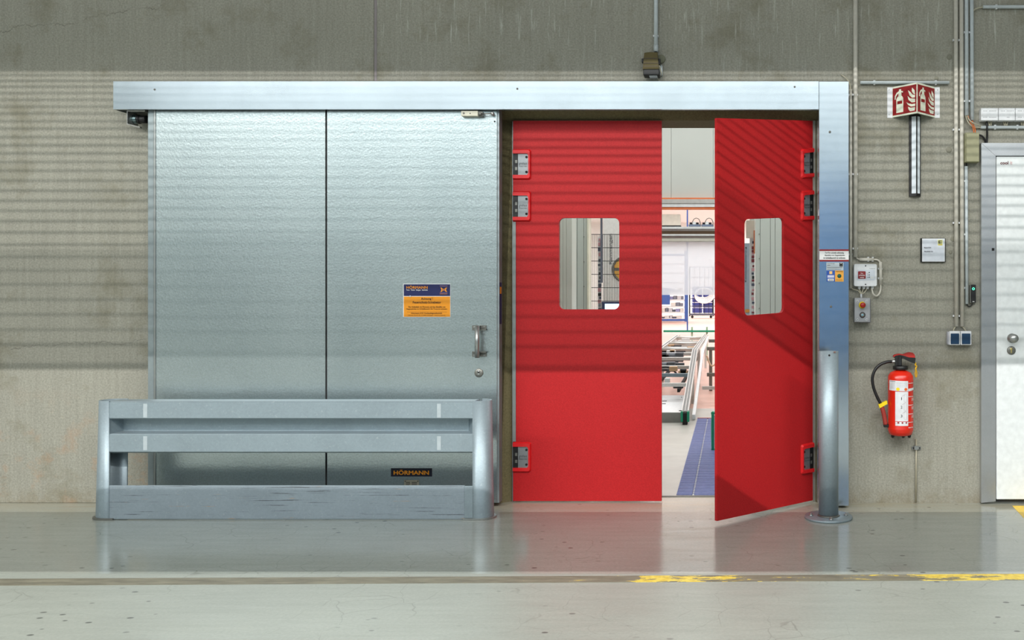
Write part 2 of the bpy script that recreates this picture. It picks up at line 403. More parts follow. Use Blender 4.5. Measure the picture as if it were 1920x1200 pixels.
def rrect(x0, y0, x1, y1, r, n=5):
    out = []
    for cx, cy, a0 in ((x1-r, y0+r, -90), (x1-r, y1-r, 0), (x0+r, y1-r, 90), (x0+r, y0+r, 180)):
        for k in range(n+1):
            a = math.radians(a0+90*k/n); out.append((cx+r*math.cos(a), cy+r*math.sin(a)))
    return out
def rslab(mb, x0, y0, x1, y1, r, d, th):
    return mb.slab([[P(a, b, d) for a, b in rrect(x0, y0, x1, y1, r)]], (0, th, 0))
def screw(name, px, py, d, r, mat, parent, h=.004):
    p = P(px, py, d); return MB().lathe([(r, 0), (r, h*.5), (r*.7, h), (r*.3, h), (r*.3, h*.5), (0, h*.5)], (p.x, p.y, p.z), (0, -1, 0), 12).build(name, mat, parent)
# ------------------------------------------------------------------ the setting
XL, XR, ZT = -7.5, 5.5, 4.6
wf = thing('wall_front', (0, 0, 0), 'grey concrete wall around the sliding door, the red doors and the white door', None, kind='structure')
MB().box((XL, 0, 0), (X(701), .3, ZT), .003).build('concrete_panel', M_WL, wf)
m = MB()
HX0, HX1, HZ = X(938), X(1535), Z(208)            # splayed opening, front edge
IX0, IX1, IZ, IY = X(960, -.05), X(1527, -.05), Z(226, -.05), .05
m.box((X(707), 0, 0), (HX0, .3, ZT)); m.box((HX0, 0, HZ), (HX1, .3, ZT))
WX0, WZ = X(1840), Z(268)
m.box((HX1, 0, 0), (WX0, .3, ZT)); m.box((WX0, 0, WZ), (XR, .3, ZT)); m.box((X(2160), 0, 0), (XR, .3, WZ))
m.build('concrete_panel', M_WR, wf)
m = MB()                                          # splayed, chipped edge of the opening
for a in (((HX0, 0), (IX0, IY), (IX0, .3), (HX0, .3)),):
    m.slab([[Vector((x, y, 0)) for x, y in a]], (0, 0, IZ))
m.slab([[Vector((x, y, 0)) for x, y in ((HX1, 0), (IX1, IY), (IX1, .3), (HX1, .3))]], (0, 0, IZ))
A = [Vector(p) for p in ((HX0, 0, HZ), (HX1, 0, HZ), (HX1, .3, HZ), (HX0, .3, HZ))]
m.slab([[Vector((HX0, y, z)) for y, z in ((0, HZ), (IY, IZ), (.3, IZ), (.3, HZ))]], (HX1-HX0, 0, 0))
m.quad((HX0, 0, HZ), (IX0, IY, IZ), (IX0, IY, IZ-.001), (HX0, 0, 0)); 
m.build('opening_edge', M_REV, wf)
MB().pbox(701.3, -400, 706.7, 160, -.005, .05).build('joint_filler', plain('grey_joint_sealant', (140, 132, 132), .7), wf)
for px, py, r in ((1780, 107, 5), (1779, 281, 5.5), (1787, 448, 5), (1782, 473, 3.5), (1756, 147, 4)):
    p = P(px, py); MB().lathe([(r*S(0), -.01), (r*S(0), .0015), (r*S(0)*.8, .003), (0, .003)], p, (0, -1, 0), 14).build('tie_hole_plug', plain('plug_mortar', (128, 126, 112), .85), wf)
MB().box((-13, -14, -.2), (13, -6.4, -.001)).build('floor_bay', plain('darkened_unseen_floor', (52, 66, 72), .7), None, kind='structure', label='unseen floor behind the camera, made dark for reflections in the steel')  # unseen floor given a dark tone for the sliding door to reflect
MB().box((-13, -6.4, -.2), (13, FD(930)-DIST, 0)).build('floor', M_FLOOR, None, kind='structure', label='worn polished grey concrete floor in front of the doors')
MB().box((-2.6, .2, -.2), (2.4, FD(766)-DIST, 0)).build('floor_hall_entry', M_GFLOOR, None, kind='structure', label='pale floor just behind the red doors')
MB().box((-13, FD(766)-DIST, -.2), (13, 62, 0)).build('floor_hall', M_TERRA, None, kind='structure', label='terracotta floor of the bright hall behind the doors')
MB().box((IX0, .17, -.002), (IX1, .2, .004)).build('trim_threshold', M_STEELD, None, kind='structure', label='dark threshold strip in the doorway floor')
m_hall = plain('hall_plaster', (176, 184, 182), .8); m_hallw = plain('bright_hall_cladding', (232, 234, 232), .6)
MB().box((-13.2, -14.2, 0), (13, -14, 7)).build('wall_back', m_hall, None, kind='structure', label='loading bay wall opposite the doors')
MB().box((-13.2, -14, 0), (-13, .3, 7)).build('wall_left', m_hall, None, kind='structure', label='left side wall of the loading bay')
MB().box((13, -14, 0), (13.2, .3, 7)).build('wall_right', m_hall, None, kind='structure', label='right side wall of the loading bay')
MB().box((-13.2, -14.2, 7), (13.2, .3, 7.2)).build('ceiling', plain('bay_ceiling', (120, 120, 116), .8), None, kind='structure', label='ceiling of the loading bay')
MB().box((-13, 0, ZT), (13, .3, 7)).build('wall_upper', M_WR, None, kind='structure', label='concrete wall above the picture')
MB().box((-13, 0, 0), (XL, .3, ZT)).build('wall_far_left', M_WL, None, kind='structure', label='concrete wall left of the picture')
MB().box((XR, 0, 0), (13, .3, ZT)).build('wall_far_right', M_WR, None, kind='structure', label='concrete wall right of the picture')
MB().box((.7, -13.99, 0), (3.7, -13.9, 3.7)).build('door_dock', plain('blue_dock_door', (120, 182, 255), .5), None, kind='structure', label='blue dock door in the opposite wall')
for k in range(9):  # added glowing panels, unseen, for soft light and bright reflections in the steel
    x0 = -12.8+k*2.85
    MB().box((x0, -13.995, 4.05), (x0+2.75, -13.95, 6.6)).build('glow_panel', m_emit('panel_glow', (226, 238, 242), .40), None, kind='structure', label='added glowing panel high in the opposite wall, number %d from its east end' % (k+1))
for x0 in (-5.2, -11):
    MB().box((x0, -13.99, 0), (x0+4.2, -13.9, 4)).build('door_bay', M_WPAINT, None, kind='structure', label='white dock door in the opposite wall')
# inner hall shell
MB().box((-13, 62, 0), (13, 62.2, 7)).build('wall_hall_end', m_hallw, None, kind='structure', label='far white wall of the bright hall')
for sx in (-13.2, 13): MB().box((sx, 4, 0), (sx+.2, 62, 7)).build('wall_hall_side', m_hallw, None, kind='structure', label='side wall of the bright hall')
MB().box((-13, 2.6, 7), (13, 62, 7.2)).build('ceiling_hall', m_hallw, None, kind='structure', label='ceiling of the bright hall')
MB().box((-2.6, .3, 3.3), (2.4, 2.6, 3.4)).build('ceiling_entry', M_PANEL2, None, kind='structure', label='low ceiling behind the red doors')
for sx in (-2.7, 2.4): MB().box((sx, .3, 0), (sx+.1, 4, 3.4)).build('wall_entry_side', M_PANEL2, None, kind='structure', label='pale side wall behind the red doors')
# added unseen louvre before the strip light, shaped to band the wall
lo = thing('added_louvre', (0, -5.25, 4.3), 'added unseen louvre that bands the light', None, kind='structure')
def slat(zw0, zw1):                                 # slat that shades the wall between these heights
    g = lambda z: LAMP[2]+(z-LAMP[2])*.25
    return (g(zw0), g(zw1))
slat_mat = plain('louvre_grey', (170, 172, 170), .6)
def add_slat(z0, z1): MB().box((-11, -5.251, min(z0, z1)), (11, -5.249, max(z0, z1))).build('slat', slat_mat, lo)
a, b = slat(Z(134), Z(-60)); add_slat(a, b)  # solid board added to shade the upper wall
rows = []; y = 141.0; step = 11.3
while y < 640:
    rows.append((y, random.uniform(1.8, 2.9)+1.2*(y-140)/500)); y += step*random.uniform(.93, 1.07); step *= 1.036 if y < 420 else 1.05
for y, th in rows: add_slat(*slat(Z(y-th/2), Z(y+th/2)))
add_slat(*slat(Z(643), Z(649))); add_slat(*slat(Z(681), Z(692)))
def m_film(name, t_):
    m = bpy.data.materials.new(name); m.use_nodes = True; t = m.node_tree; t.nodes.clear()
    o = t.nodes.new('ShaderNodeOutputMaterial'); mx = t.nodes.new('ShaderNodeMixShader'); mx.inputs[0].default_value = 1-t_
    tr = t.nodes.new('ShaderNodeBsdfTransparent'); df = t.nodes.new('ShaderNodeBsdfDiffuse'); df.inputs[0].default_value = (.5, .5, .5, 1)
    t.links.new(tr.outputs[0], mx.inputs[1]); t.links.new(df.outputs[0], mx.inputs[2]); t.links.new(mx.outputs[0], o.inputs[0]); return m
def add_sheet(z0, z1, mt): MB().box((-11, -5.2465, min(z0, z1)), (11, -5.246, max(z0, z1))).build('dimming_sheet', mt, lo)  # added unseen film that dims the strip light
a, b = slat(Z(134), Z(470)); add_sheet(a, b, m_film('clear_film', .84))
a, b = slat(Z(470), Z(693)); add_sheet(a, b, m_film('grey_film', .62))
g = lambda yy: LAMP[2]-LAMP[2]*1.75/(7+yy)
add_sheet(g(-.25), g(-1.42), m_film('dark_film', .36))  # film added to shade the floor strip by the wall
# ------------------------------------------------------------------ sliding fire door
D_D = .11
sd = thing('sliding_door', (X(605, D_D), -D_D, Z(945, D_D)), 'large galvanised sliding fire door of two embossed steel panels behind the low guard barrier', 'door', kind='thing')
MB().pbox(291, 200, 610, 943, D_D, .08, .0015).build('door_panel', M_STUCCO, sd)
MB().pbox(613, 200, 932, 943, D_D, .08, .0015).build('door_panel', M_STUCCO, sd)
MB().pbox(609.6, 200, 613.4, 943, D_D-.006, .07).build('panel_joint', M_DARK, sd)
MB().pbox(277, 200, 288, 944, D_D+.003, .084, .002).build('edge_profile', M_EDGE, sd)
MB().pbox(288, 200, 291.2, 944, D_D+.006, .08, .001).build('edge_bead', M_STEEL, sd)
MB().box((X(932, D_D)+.0005, -.105, Z(943, D_D)), (X(932, D_D)+.012, -.035, Z(200, D_D))).build('closing_edge', M_EDGE, sd)
# pull handle
for y0, y1, y2 in ((610, 617, 619.5), (660, 659, 661.5)):
    MB().pbox(885, y0, 912, y0+9, D_D+.006, .006, .001).pbox(885, y1, 911, y2, D_D+.03, .028, .0005).build('handle_bracket', M_STEELD, sd)
MB().cyl(P(894.5, 611, D_D+.055), P(894.5, 671, D_D+.055), 4.2*S(D_D), 18).build('pull_handle', M_STEEL, sd)
for y0 in (613.5, 665): 
    a = P(894.5, y0, D_D+.055); MB().box((a.x-.008, -D_D-.05, a.z-.01), (a.x+.008, -D_D, a.z+.01), .001).build('handle_standoff', M_STEELD, sd)
for q in ((889, 613), (908, 613), (889, 666), (908, 666)): screw('screw', q[0], q[1], D_D+.006, .005, M_STEEL, sd, .003)
p = P(898, 699, D_D); lk = MB().lathe([(.027, 0), (.027, .004), (.024, .007), (0, .007)], p, (0, -1, 0), 24).build('lock_rosette', M_STEELD, sd)
MB().lathe([(.009, .007), (.009, .010), (0, .010)], P(898, 696.5, D_D), (0, -1, 0), 14).box((p.x-.0045, -D_D-.010, p.z-.012), (p.x+.0045, -D_D-.006, p.z+.006)).build('lock_cylinder', M_STEEL, lk)
MB().box((p.x-.001, -D_D-.0105, p.z+.002), (p.x+.001, -D_D-.0099, p.z+.011)).build('keyhole', M_DARK, lk)
# maker's warning label
d = D_D+.0012
wl = MB().pbox(756, 532, 844.5, 594.5, d, .0012).build('warning_label', M_WINK, sd, label='blue and orange warning label')
MB().pbox(757, 533, 844, 555, d+.0006, .0006).build('blue_band', M_NAVY, wl)
MB().pbox(757, 556, 844, 594, d+.0006, .0006).build('orange_field', M_ORANGE, wl)
e = d+.0008
ptext('lettering', 'HÖRMANN', 762, 535.2, 802, 541.6, e, M_ORANGE, wl, .04)
ptext('lettering', 'Tore · Türen · Zargen · Antriebe', 762, 542.6, 802, 545.6, e, M_WINK, wl, .02)
ptext('lettering', 'Achtung !', 789.5, 558, 811.5, 563, e, M_INK, wl, .02)
ptext('lettering', 'Feuerschutz-Schiebetor', 774, 564.5, 827, 569, e, M_INK, wl, .02)
ptext('lettering', 'Der Aufenthalt von Personen und das Abstellen von', 766, 574, 835, 576.8, e, M_INK, wl, .01)
ptext('lettering', 'Gegenständen im Schließbereich des Tores ist verboten.', 762, 578, 839, 581, e, M_INK, wl, .01)
MB().pbox(763, 584.8, 838, 585.2, e, .0002).build('rule', M_INK, wl)
ptext('lettering', 'Hörmann KG Verkaufsgesellschaft', 771, 586, 829, 589.2, e, M_INK, wl, .01)
ptext('lettering', 'Upheider Weg 94-98 · D-33803 Steinhagen · www.hoermann.de', 765, 590, 835, 592.4, e, M_INK, wl, 0)
def emblem(x0, y0, x1, y1, d, par, mf, mbk):          # square emblem: two facing brackets around a small H
    w_, h_ = x1-x0, y1-y0; q = lambda u, v: P(x0+u*w_, y0+v*h_, d)
    m = MB()
    for f in (lambda u: u, lambda u: 1-u):
        m.slab([[q(f(u), v) for u, v in ((.0, .1), (.22, .16), (.3, .28), (.3, .72), (.22, .84), (.0, .9), (.0, .76), (.12, .7), (.12, .3), (.0, .24))]], (0, .0003, 0))
    for a in ((.38, .3, .44, .7), (.56, .3, .62, .7), (.44, .46, .56, .54)): m.slab([[q(a[0], a[1]), q(a[2], a[1]), q(a[2], a[3]), q(a[0], a[3])]], (0, .0003, 0))
    m.build('emblem', mf, par)
emblem(826, 538, 838, 548.5, e, wl, M_ORANGE, M_NAVY)
for a in ((824.6, 535.8, 839, 536.5), (824.6, 549, 839, 549.6)): MB().pbox(*a, e, .0003).build('emblem_rule', plain('lilac_print', (176, 130, 150), .5), wl)
ptext('lettering', 'HÖRMANN', 825, 550.4, 838.6, 551.8, e, M_ORANGE, wl, .02)
p = P(769.5, 555.5, d); MB().lathe([(.005, 0), (.005, .004), (0, .005)], p, (0, -1, 0), 10).build('pin', M_WHITE, wl)
ml = MB().pbox(733, 878, 810, 893.5, d, .0012).build('maker_label', M_NAVYD, sd, label='dark label with orange HÖRMANN lettering')
ptext('lettering', 'HÖRMANN', 738, 880.5, 804.5, 890.3, d, M_ORANGE, ml, .045)
tp = MB().pbox(757.5, 900, 785.5, 921, d+.001, .002, .0005).build('type_plate', plain('type_plate_metal', (150, 146, 130), .5, .5), sd)
m = MB()
for k in range(5):
    for x0, x1 in ((761, 769), (772, 783)): m.pbox(x0, 904+k*2.6, x1-random.random()*2, 905.2+k*2.6, d+.0013, .0003)
m.build('plate_print', M_INK, tp)
for q in ((760, 902.3), (783.5, 902.3)): MB().lathe([(.003, 0), (.003, .003), (0, .003)], P(*q, d+.001), (0, -1, 0), 8).build('plate_rivet', M_DARK, tp)
# closing catch at the top corner
cb = MB().pbox(864.5, 207.8, 896, 217.4, D_D+.035, .035, .002).build('catch_housing', plain('cream_casting', (205, 202, 184), .45), sd)
screw('catch_screw', 869.5, 212.3, D_D+.035, .006, M_STEELD, cb); screw('catch_screw', 881.5, 212.6, D_D+.035, .003, M_DARK, cb)
m = MB().pbox(896, 209, 905, 217.8, D_D+.03, .03, .002).cyl(P(897, 213.6, D_D+.036), P(903, 213.6, D_D+.036), .008, 12).cyl(P(903, 213.5, D_D+.03), P(922, 213, D_D+.03), .0035, 10)
m.build('catch_spindle', M_STEELD, sd)
MB().lathe([(.011, -.03), (.011, .012), (.007, .016), (0, .016)], P(923.5, 213.5, D_D+.015), (0, -1, 0), 16).build('catch_bolt', M_STEEL, sd)
MB().lathe([(.005, 0), (.005, .001), (0, .001)], P(927.5, 227.8, D_D), (0, -1, 0), 12).build('fixing_hole', M_DARK, sd)
# label on the closing edge
xe = X(932, D_D)+.0126
sl = MB().box((xe-.0008, -.098, Z(607)), (xe, -.05, Z(530))).build('edge_label', M_NAVY, sd)
MB().box((xe, -.092, Z(551)), (xe+.0003, -.056, Z(538))).build('edge_lettering', M_ORANGE, sl)
# ------------------------------------------------------------------ track cover, side cover
D_B = .15
_a, _b = P(213, 152.5, D_B), P(1535, 205, D_B); _t = .003
tc = MB().strip([(-.004, _a.z), (-D_B, _a.z), (-D_B, _b.z), (-D_B+.018, _b.z), (-D_B+.018, _b.z+_t), (-D_B+_t, _b.z+_t), (-D_B+_t, _a.z-_t), (-.004, _a.z-_t)], _a.x, _b.x).build('track_cover', M_COVER, None, label='long pale galvanised sheet cover boxing in the track above the doors', category='track cover')
MB().box((_a.x+.02, -.105, _b.z+.075), (_b.x-.01, -.005, _b.z+.12), .002).build('running_rail', M_DARK, tc)
MB().box((_a.x-.002, -D_B, _b.z), (_a.x-.0002, -.004, _a.z)).build('end_cover', M_COVER, tc)
def childloc(o, par):                                # child of a mesh-rooted thing
    return o
for px, py in ((290, 168), (970, 166.5), (1490, 163)): screw('screw', px, py, D_B, .006, M_STEELD, tc, .004)
sc_ = MB().pbox(1535.6, 152.5, 1591.5, 948.5, D_B, .145, .0015).build('side_cover', M_COVER, None, label='tall galvanised sheet cover running down the wall beside the bollard', category='side cover')
for px, py in ((1556, 247.5), (1558, 575)): screw('screw', px, py, D_B, .0075, M_STEELD, sc_, .005)
d = D_B+.001; e = d+.0006
ns = MB().pbox(1536.5, 468.5, 1591.3, 490, d, .001).build('notice_sticker', M_WINK, sc_, label='white notice sticker with two red bars')
MB().pbox(1536.5, 467.5, 1591.3, 470.6, e, .0004).build('red_bar', M_DRED, ns); MB().pbox(1536.5, 487.2, 1591.3, 490.3, e, .0004).build('red_bar', M_DRED, ns)
ptext('lettering', 'Tor/Tür schließt selbsttätig.', 1546.5, 472.6, 1582.5, 476, e, M_INK, ns, .012)
ptext('lettering', 'Abstellen von Gegenständen', 1546, 477.2, 1584, 480.6, e, M_INK, ns, .012)
ptext('lettering', 'im Schließbereich ist verboten.', 1544, 481.8, 1585.5, 485.2, e, M_INK, ns, .012)
ts = MB().pbox(1549.5, 492, 1581.5, 506.5, d, .001).build('type_sticker', plain('grey_sticker', (190, 200, 206), .5), sc_)
ptext('lettering', 'Feststellanlage', 1551, 493.4, 1565, 495.3, d, M_INK, ts, 0)
for y0, x1 in ((497, 1557), (501.5, 1579), (504.6, 1577)): MB().pbox(1551, y0, x1, y0+.6, e, .0003).build('print_line', M_INK, ts)
MB().pbox(1574, 492.8, 1580, 499.6, e, .0004).build('emblem_square', M_INK, ts)
m = MB()
for y0, y1 in ((493.2, 494.6), (497.8, 499.2)): m.slab([[P(1575.4, y0, e+.0004), P(1578.6, y0, e+.0004), P(1577, (y0+y1)/2+(.9 if y0 < 495 else -.9), e+.0004)]], (0, .0002, 0))
m.build('emblem_mark', M_WINK, ts)
bs = MB().pbox(1549.8, 507.3, 1565.5, 528, d, .001).build('inspection_sticker', plain('blue_print', (38, 84, 168), .5), sc_, label='blue half of the inspection sticker')
MB().pbox(1555, 508.5, 1560.5, 514, e, .0004).build('emblem_square', plain('peach_print', (240, 196, 130), .5), bs)
MB().pbox(1551.6, 516, 1564, 520.8, e, .0003).build('text_block', plain('pale_print', (206, 206, 226), .5), bs); MB().pbox(1552, 522.6, 1563.4, 527, e, .0003).build('text_block', M_WINK, bs)
ptext('lettering', 'PRÜFUNG', 1554, 523.8, 1562, 525.6, e+.0003, M_INK, bs, .03)
os_ = MB().pbox(1565.7, 507.3, 1581.8, 528, d, .001).build('service_sticker', plain('amber_print', (238, 170, 66), .5), sc_, label='orange half of the inspection sticker')
MB().lathe([(.0125, 0), (.0125, .0006), (0, .0006)], P(1573.7, 517.5, d), (0, -1, 0), 20).build('green_disc', plain('dark_green_print', (20, 92, 78), .5), os_)
ptext('lettering', 'Nächste Prüfung', 1567.5, 508.2, 1580, 510, e, M_INK, os_, .02)
ptext('lettering', 'Wartung fällig', 1568, 523.8, 1579, 525.8, e, plain('brown_print', (160, 90, 20), .5), os_, 0)
# small buffer hanging under the left end of the cover
rb = thing('track_buffer', P(258, 238, .12), 'dark roller buffer under the left end of the track cover', 'buffer')
MB().slab([[P(238, 207, .13), P(238, 233.5, .13), P(238.8, 233.5, .13), P(238.8, 207, .13)]], (0, .10, 0)).build('bracket_plate', M_STEEL, rb)
MB().slab([[P(238.5, 234, .13), P(262, 240, .10), P(262, 237.5, .10), P(238.5, 231.5, .13)]], (0, .02, 0)).build('bracket_foot', M_STEELD, rb)
MB().cyl(P(245, 224, .07), P(259, 224, .07), .026, 18).build('buffer_sleeve', plain('oily_steel', (120, 138, 140), .25, .9), rb)
MB().cyl(P(258, 224, .07), P(275.0, 224, .07), .024, 18).lathe([(.012, 0), (.028, .002), (.028, .012), (.012, .014)], P(259, 224, .07), (1, 0, 0), 18).build('buffer_rubber', M_BLACK, rb)
MB().pbox(239, 205.5, 271.5, 209, .135, .12).build('buffer_plate', M_STEELD, rb)
# ------------------------------------------------------------------ red swing doors
NB = Vector((0, -1, 0))
def leaf(label, p0, n, outer, win, hinges, side, th, glabel):
    n = Vector(n).normalized(); q = lambda px, py, o=0.0: on_plane(px, py, p0, n)+n*o
    base = q(*outer[2]); base = Vector((base.x, base.y, q(*outer[2]).z))
    r = thing('swing_door', base, label, 'door', 'red double swing doors', kind='thing')
    wc = [[q(*win(u, v)) for u, v in rrect(0, 0, 1, 1, .085)]]
    # rounded corners must look round: map through the window's own aspect
    ring = rrect(0, 0, 113, 172, 10); lw = [q(*win(a/113, b/172)) for a, b in ring]
    MB().slab([[q(*c) for c in outer], lw], -n*th).build('door_leaf', M_RED, r)
    ring2 = rrect(-.4, -.4, 113.4, 172.4, 10.2)
    MB().slab([[q(*win(a/113, b/172), -th*.45) for a, b in ring2]], -n*.004).build('window_pane', M_GLASS, r)
    for (xa, xb, ta, tb, ba, bb) in hinges:           # pixel x of free/hinge side; top and bottom rows at each
        f = lambda u, v: (xa+(xb-xa)*u, (ta+(tb-ta)*u)*(1-v)+(ba+(bb-ba)*u)*v)   # u: 0 inner edge, 1 hinge edge
        U = lambda pts, o: [q(*f(u, v), o) for u, v in pts]
        fr = [(1, 0), (.09, 0), (0, .06), (0, .94), (.09, 1), (1, 1), (1, .86), (.17, .86), (.12, .80), (.12, .20), (.17, .14), (1, .14)]
        fr = [(1, 0), (.08, 0), (0, .05), (0, .95), (.08, 1), (1, 1), (1, .85), (.2, .85), (.14, .79), (.14, .21), (.2, .15), (1, .15)]
        fo = U(fr, .001); fi = U([(u+(.05 if u < .5 and k in (1, 2, 3, 4) else 0), v+(.04 if k in (0, 1, 2) else (-.04 if k in (3, 4, 5) else 0))) for k, (u, v) in enumerate(fr)], .016)
        m = MB(); A = [m.bm.verts.new(v) for v in fo]; B = [m.bm.verts.new(v) for v in fi]
        for k in range(12): m.bm.faces.new((A[k], A[(k+1) % 12], B[(k+1) % 12], B[k]))
        for g in ((0, 1, 10, 11), (1, 2, 9, 10), (2, 3, 8, 9), (3, 4, 7, 8), (4, 5, 6, 7)): m.bm.faces.new([B[k] for k in g])
        hg = m.build('hinge_bumper', M_REDG, r)
        MB().slab([U([(.14, .21), (.2, .15), (.72, .15), (.72, .85), (.2, .85), (.14, .79)], .006)], -n*.005).build('hinge_plate', plain('hinge_zinc', (150, 154, 156), .35, .7), hg)
        hb = MB().slab([U([(.72, .15), (1, .15), (1, .85), (.72, .85)], .007)], -n*.006).build('hinge_block', M_BLACK, hg)
        for v0 in (.36, .59): MB().slab([U([(.76, v0), (.88, v0), (.88, v0+.1), (.76, v0+.1)], .0085)], -n*.001).build('hinge_knuckle', M_STEELD, hg)
        for v0 in (.26, .75):
            c = q(*f(.25, v0), .006); MB().lathe([(.0075, 0), (.0075, .003), (.003, .003), (.003, .001), (0, .001)], c, n, 12).build('hinge_screw', M_DARK, hg)
        for tx, v0, hh in (('grothaus', .48, .11), ('PENDELTÜREN', .56, .05)):
            u0, u1 = (.66, .22) if side == 'l' else (.26, .70)
            ax = (q(*f(u1, v0), 0)-q(*f(u0, v0), 0)); c = (q(*f(u1, v0), .0064)+q(*f(u0, v0), .0064))/2
            hm = (q(*f(.4, 0))-q(*f(.4, 1))).length*hh; w_ = ax.length; axn = ax.normalized()
            text('lettering', tx, 0, 0, 0, w_, hm, M_INK, hg, 0.0, warp=lambda a, b: c+axn*a+Vector((0, 0, 1))*b)
    return r
pw = lambda u, v: (1048+113*u, 408.5+171.5*v)
hl = [(996, 962.3, 280, 280, 337, 337), (996, 962.3, 358.5, 358.5, 415.5, 415.5), (996, 962.3, 828.5, 828.5, 885, 885)]
leaf('closed red swing door leaf with a rounded window, next to the sliding door', Vector((0, .02, 0)), NB,
     [(962, 226.5), (1240.5, 226.5), (1240.5, 939.5), (962, 939.5)], pw, hl, 'l', .03, '')
Hp = P(1524, 600, -.005); rN = 1.106; dN = DIST*(1-1/rN); Np = Vector((X(1344.5, dN), -dN, Hp.z))
nn = Vector((-(Np-Hp).y, (Np-Hp).x, 0)); nn = nn if nn.y < 0 else -nn
hr = [(1501, 1523.6, 280, 277, 335, 333.5), (1501, 1523.6, 358.5, 356, 414.5, 413.5), (1501, 1523.6, 834, 828.7, 890, 886)]
leaf('red swing door leaf standing open towards us behind the bollard', Hp, nn,
     [(1344.5, 221.3), (1524, 226.5), (1524, 938), (1344.5, 977)], lambda u, v: (1396+74*u, (411-3*u)*(1-v)+(592-6*u)*v), hr, 'r', .02, '')
MB().pbox(960.2, 227, 964.2, 943, -.045, .04).pbox(961, 416, 967, 828, -.014, .004).build('trim_jamb_left', plain('jamb_grey_steel', (140, 146, 144), .45, .5), None, kind='structure', label='grey steel angle on the left jamb of the red doors')
MB().pbox(1524.6, 226, 1529, 943, -.03, .05).build('trim_jamb_right', plain('jamb_light_steel', (152, 150, 140), .5, .4), None, kind='structure', label='grey steel angle on the right jamb of the red doors')
# ------------------------------------------------------------------ guard barrier
dF, dBk = .43, .30; sF = S(dF)
gb = thing('guard_barrier', ((X(203, dF)+X(888, dF))/2, -.37, 0), 'low galvanised guard barrier with scratched kick plate on the floor before the sliding door', 'barrier')
def half_post(x_front, x_back, cx, r, sgn, lean, zt):
    pf = [(x_front, -dF-.002)]; n = 14
    for k in range(n+1):
        a = math.pi/2*(-1)+0; t = math.pi*k/n
        pf.append((cx+sgn*r*math.sin(t), -(dF+dBk)/2-((dF-dBk)/2)*math.cos(t)))
    pf.append((x_back, -dBk))
    th = .008; m = MB(); rings = []
    def off(i, w_):
        a = Vector(pf[max(i-1, 0)]); b = Vector(pf[min(i+1, len(pf)-1)]); t = (b-a).normalized(); nrm = Vector((t.y, -t.x)); nrm = -nrm if sgn < 0 else nrm
        return Vector(pf[i])+nrm*w_*(-1)
    for z in (0, zt):
        ln = lean*(1-z/zt)
        fr = [min(1, abs(x-x_front)/abs(cx+sgn*r-x_front)) for x, y in pf]
        o_ = [m.bm.verts.new((x+ln*k, y, z)) for (x, y), k in zip(pf, fr)]
        i_ = [m.bm.verts.new((off(i, th).x+ln*fr[i], off(i, th).y, z)) for i in range(len(pf))]
        rings.append((o_, i_))
    (o0, i0), (o1, i1) = rings; N = len(pf)
    for k in range(N-1):
        f = m.bm.faces.new((o0[k], o0[k+1], o1[k+1], o1[k])); f.smooth = True
        f = m.bm.faces.new((i0[k], i1[k], i1[k+1], i0[k+1])); f.smooth = True
        m.bm.faces.new((o1[k], o1[k+1], i1[k+1], i1[k]))
    for k in (0, N-1): m.bm.faces.new((o0[k], o1[k], i1[k], i0[k]))
    return m
zt = Z(752.0, dF)
half_post(X(205, dF), X(241, dBk), -3.612, .066, -1, -.022, zt).build('end_post', M_GALV, gb)
half_post(X(886, dF), X(905, dBk), -1.462, .066, 1, .012, zt).build('end_post', M_GALV, gb)
def foot(x0, x1, sgn):
    pts = [(x0, -dF-.008)]+[((x1)+sgn*.082*math.sin(math.pi*k/12), -.365-.077*math.cos(math.pi*k/12)) for k in range(13)]+[(x0, -dBk+.012)]
    return MB().slab([[Vector((x, y, .001)) for x, y in pts]], (0, 0, .009))
foot(X(213, dF), -3.632, -1).build('foot_plate', M_STEELD, gb); foot(X(869, dF), -1.452, 1).build('foot_plate', M_STEEL, gb)
x0, x1 = X(203.5, dF), X(888, dF); vb = .33
yF, yB, yV = -dF, -.315, -vb-.006
prof = [(yB, .684), (yF+.010, .684), (yF, .676), (yF, .588), (yF+.006, .582), (yV, .572), (yV, .502), (yF+.006, .497), (yF, .491), (yF, .394), (yF+.01, .386), (yB, .386)]
MB().strip(prof, x0, x1).build('crash_beam', M_GALV, gb)
for xs_, sg, ln in ((x0, 1, .022), (x1, -1, .055)):  # slanted end closures of the channel
    a = [Vector((xs_, yF+.002, .586)), Vector((xs_, yF+.002, .494)), Vector((xs_+sg*ln, yV-.001, .503)), Vector((xs_+sg*ln, yV-.001, .572))]
    MB().quad(*a).build('channel_end', M_GALV, gb)
MB().box((X(203, dF), -dF, .004), (X(871, dF), -dF+.012, Z(910.5, dF)), .002).build('kick_plate', M_KICK, gb)
MB().box((X(870.5, dF), -dF-.0015, .010), (X(890, dF), -dF+.01, Z(911.5, dF)), .002).build('corner_plate', M_GALV, gb)
for px0, px1 in ((268.5, 276), (819.5, 826.5)):
    for ya, yb in ((757, 783), (818, 844)): MB().pbox(px0, ya, px1, yb, dF+.0006, .0006).build('zinc_patch', plain('zinc_repair', (186, 196, 200), .5, .4), gb)
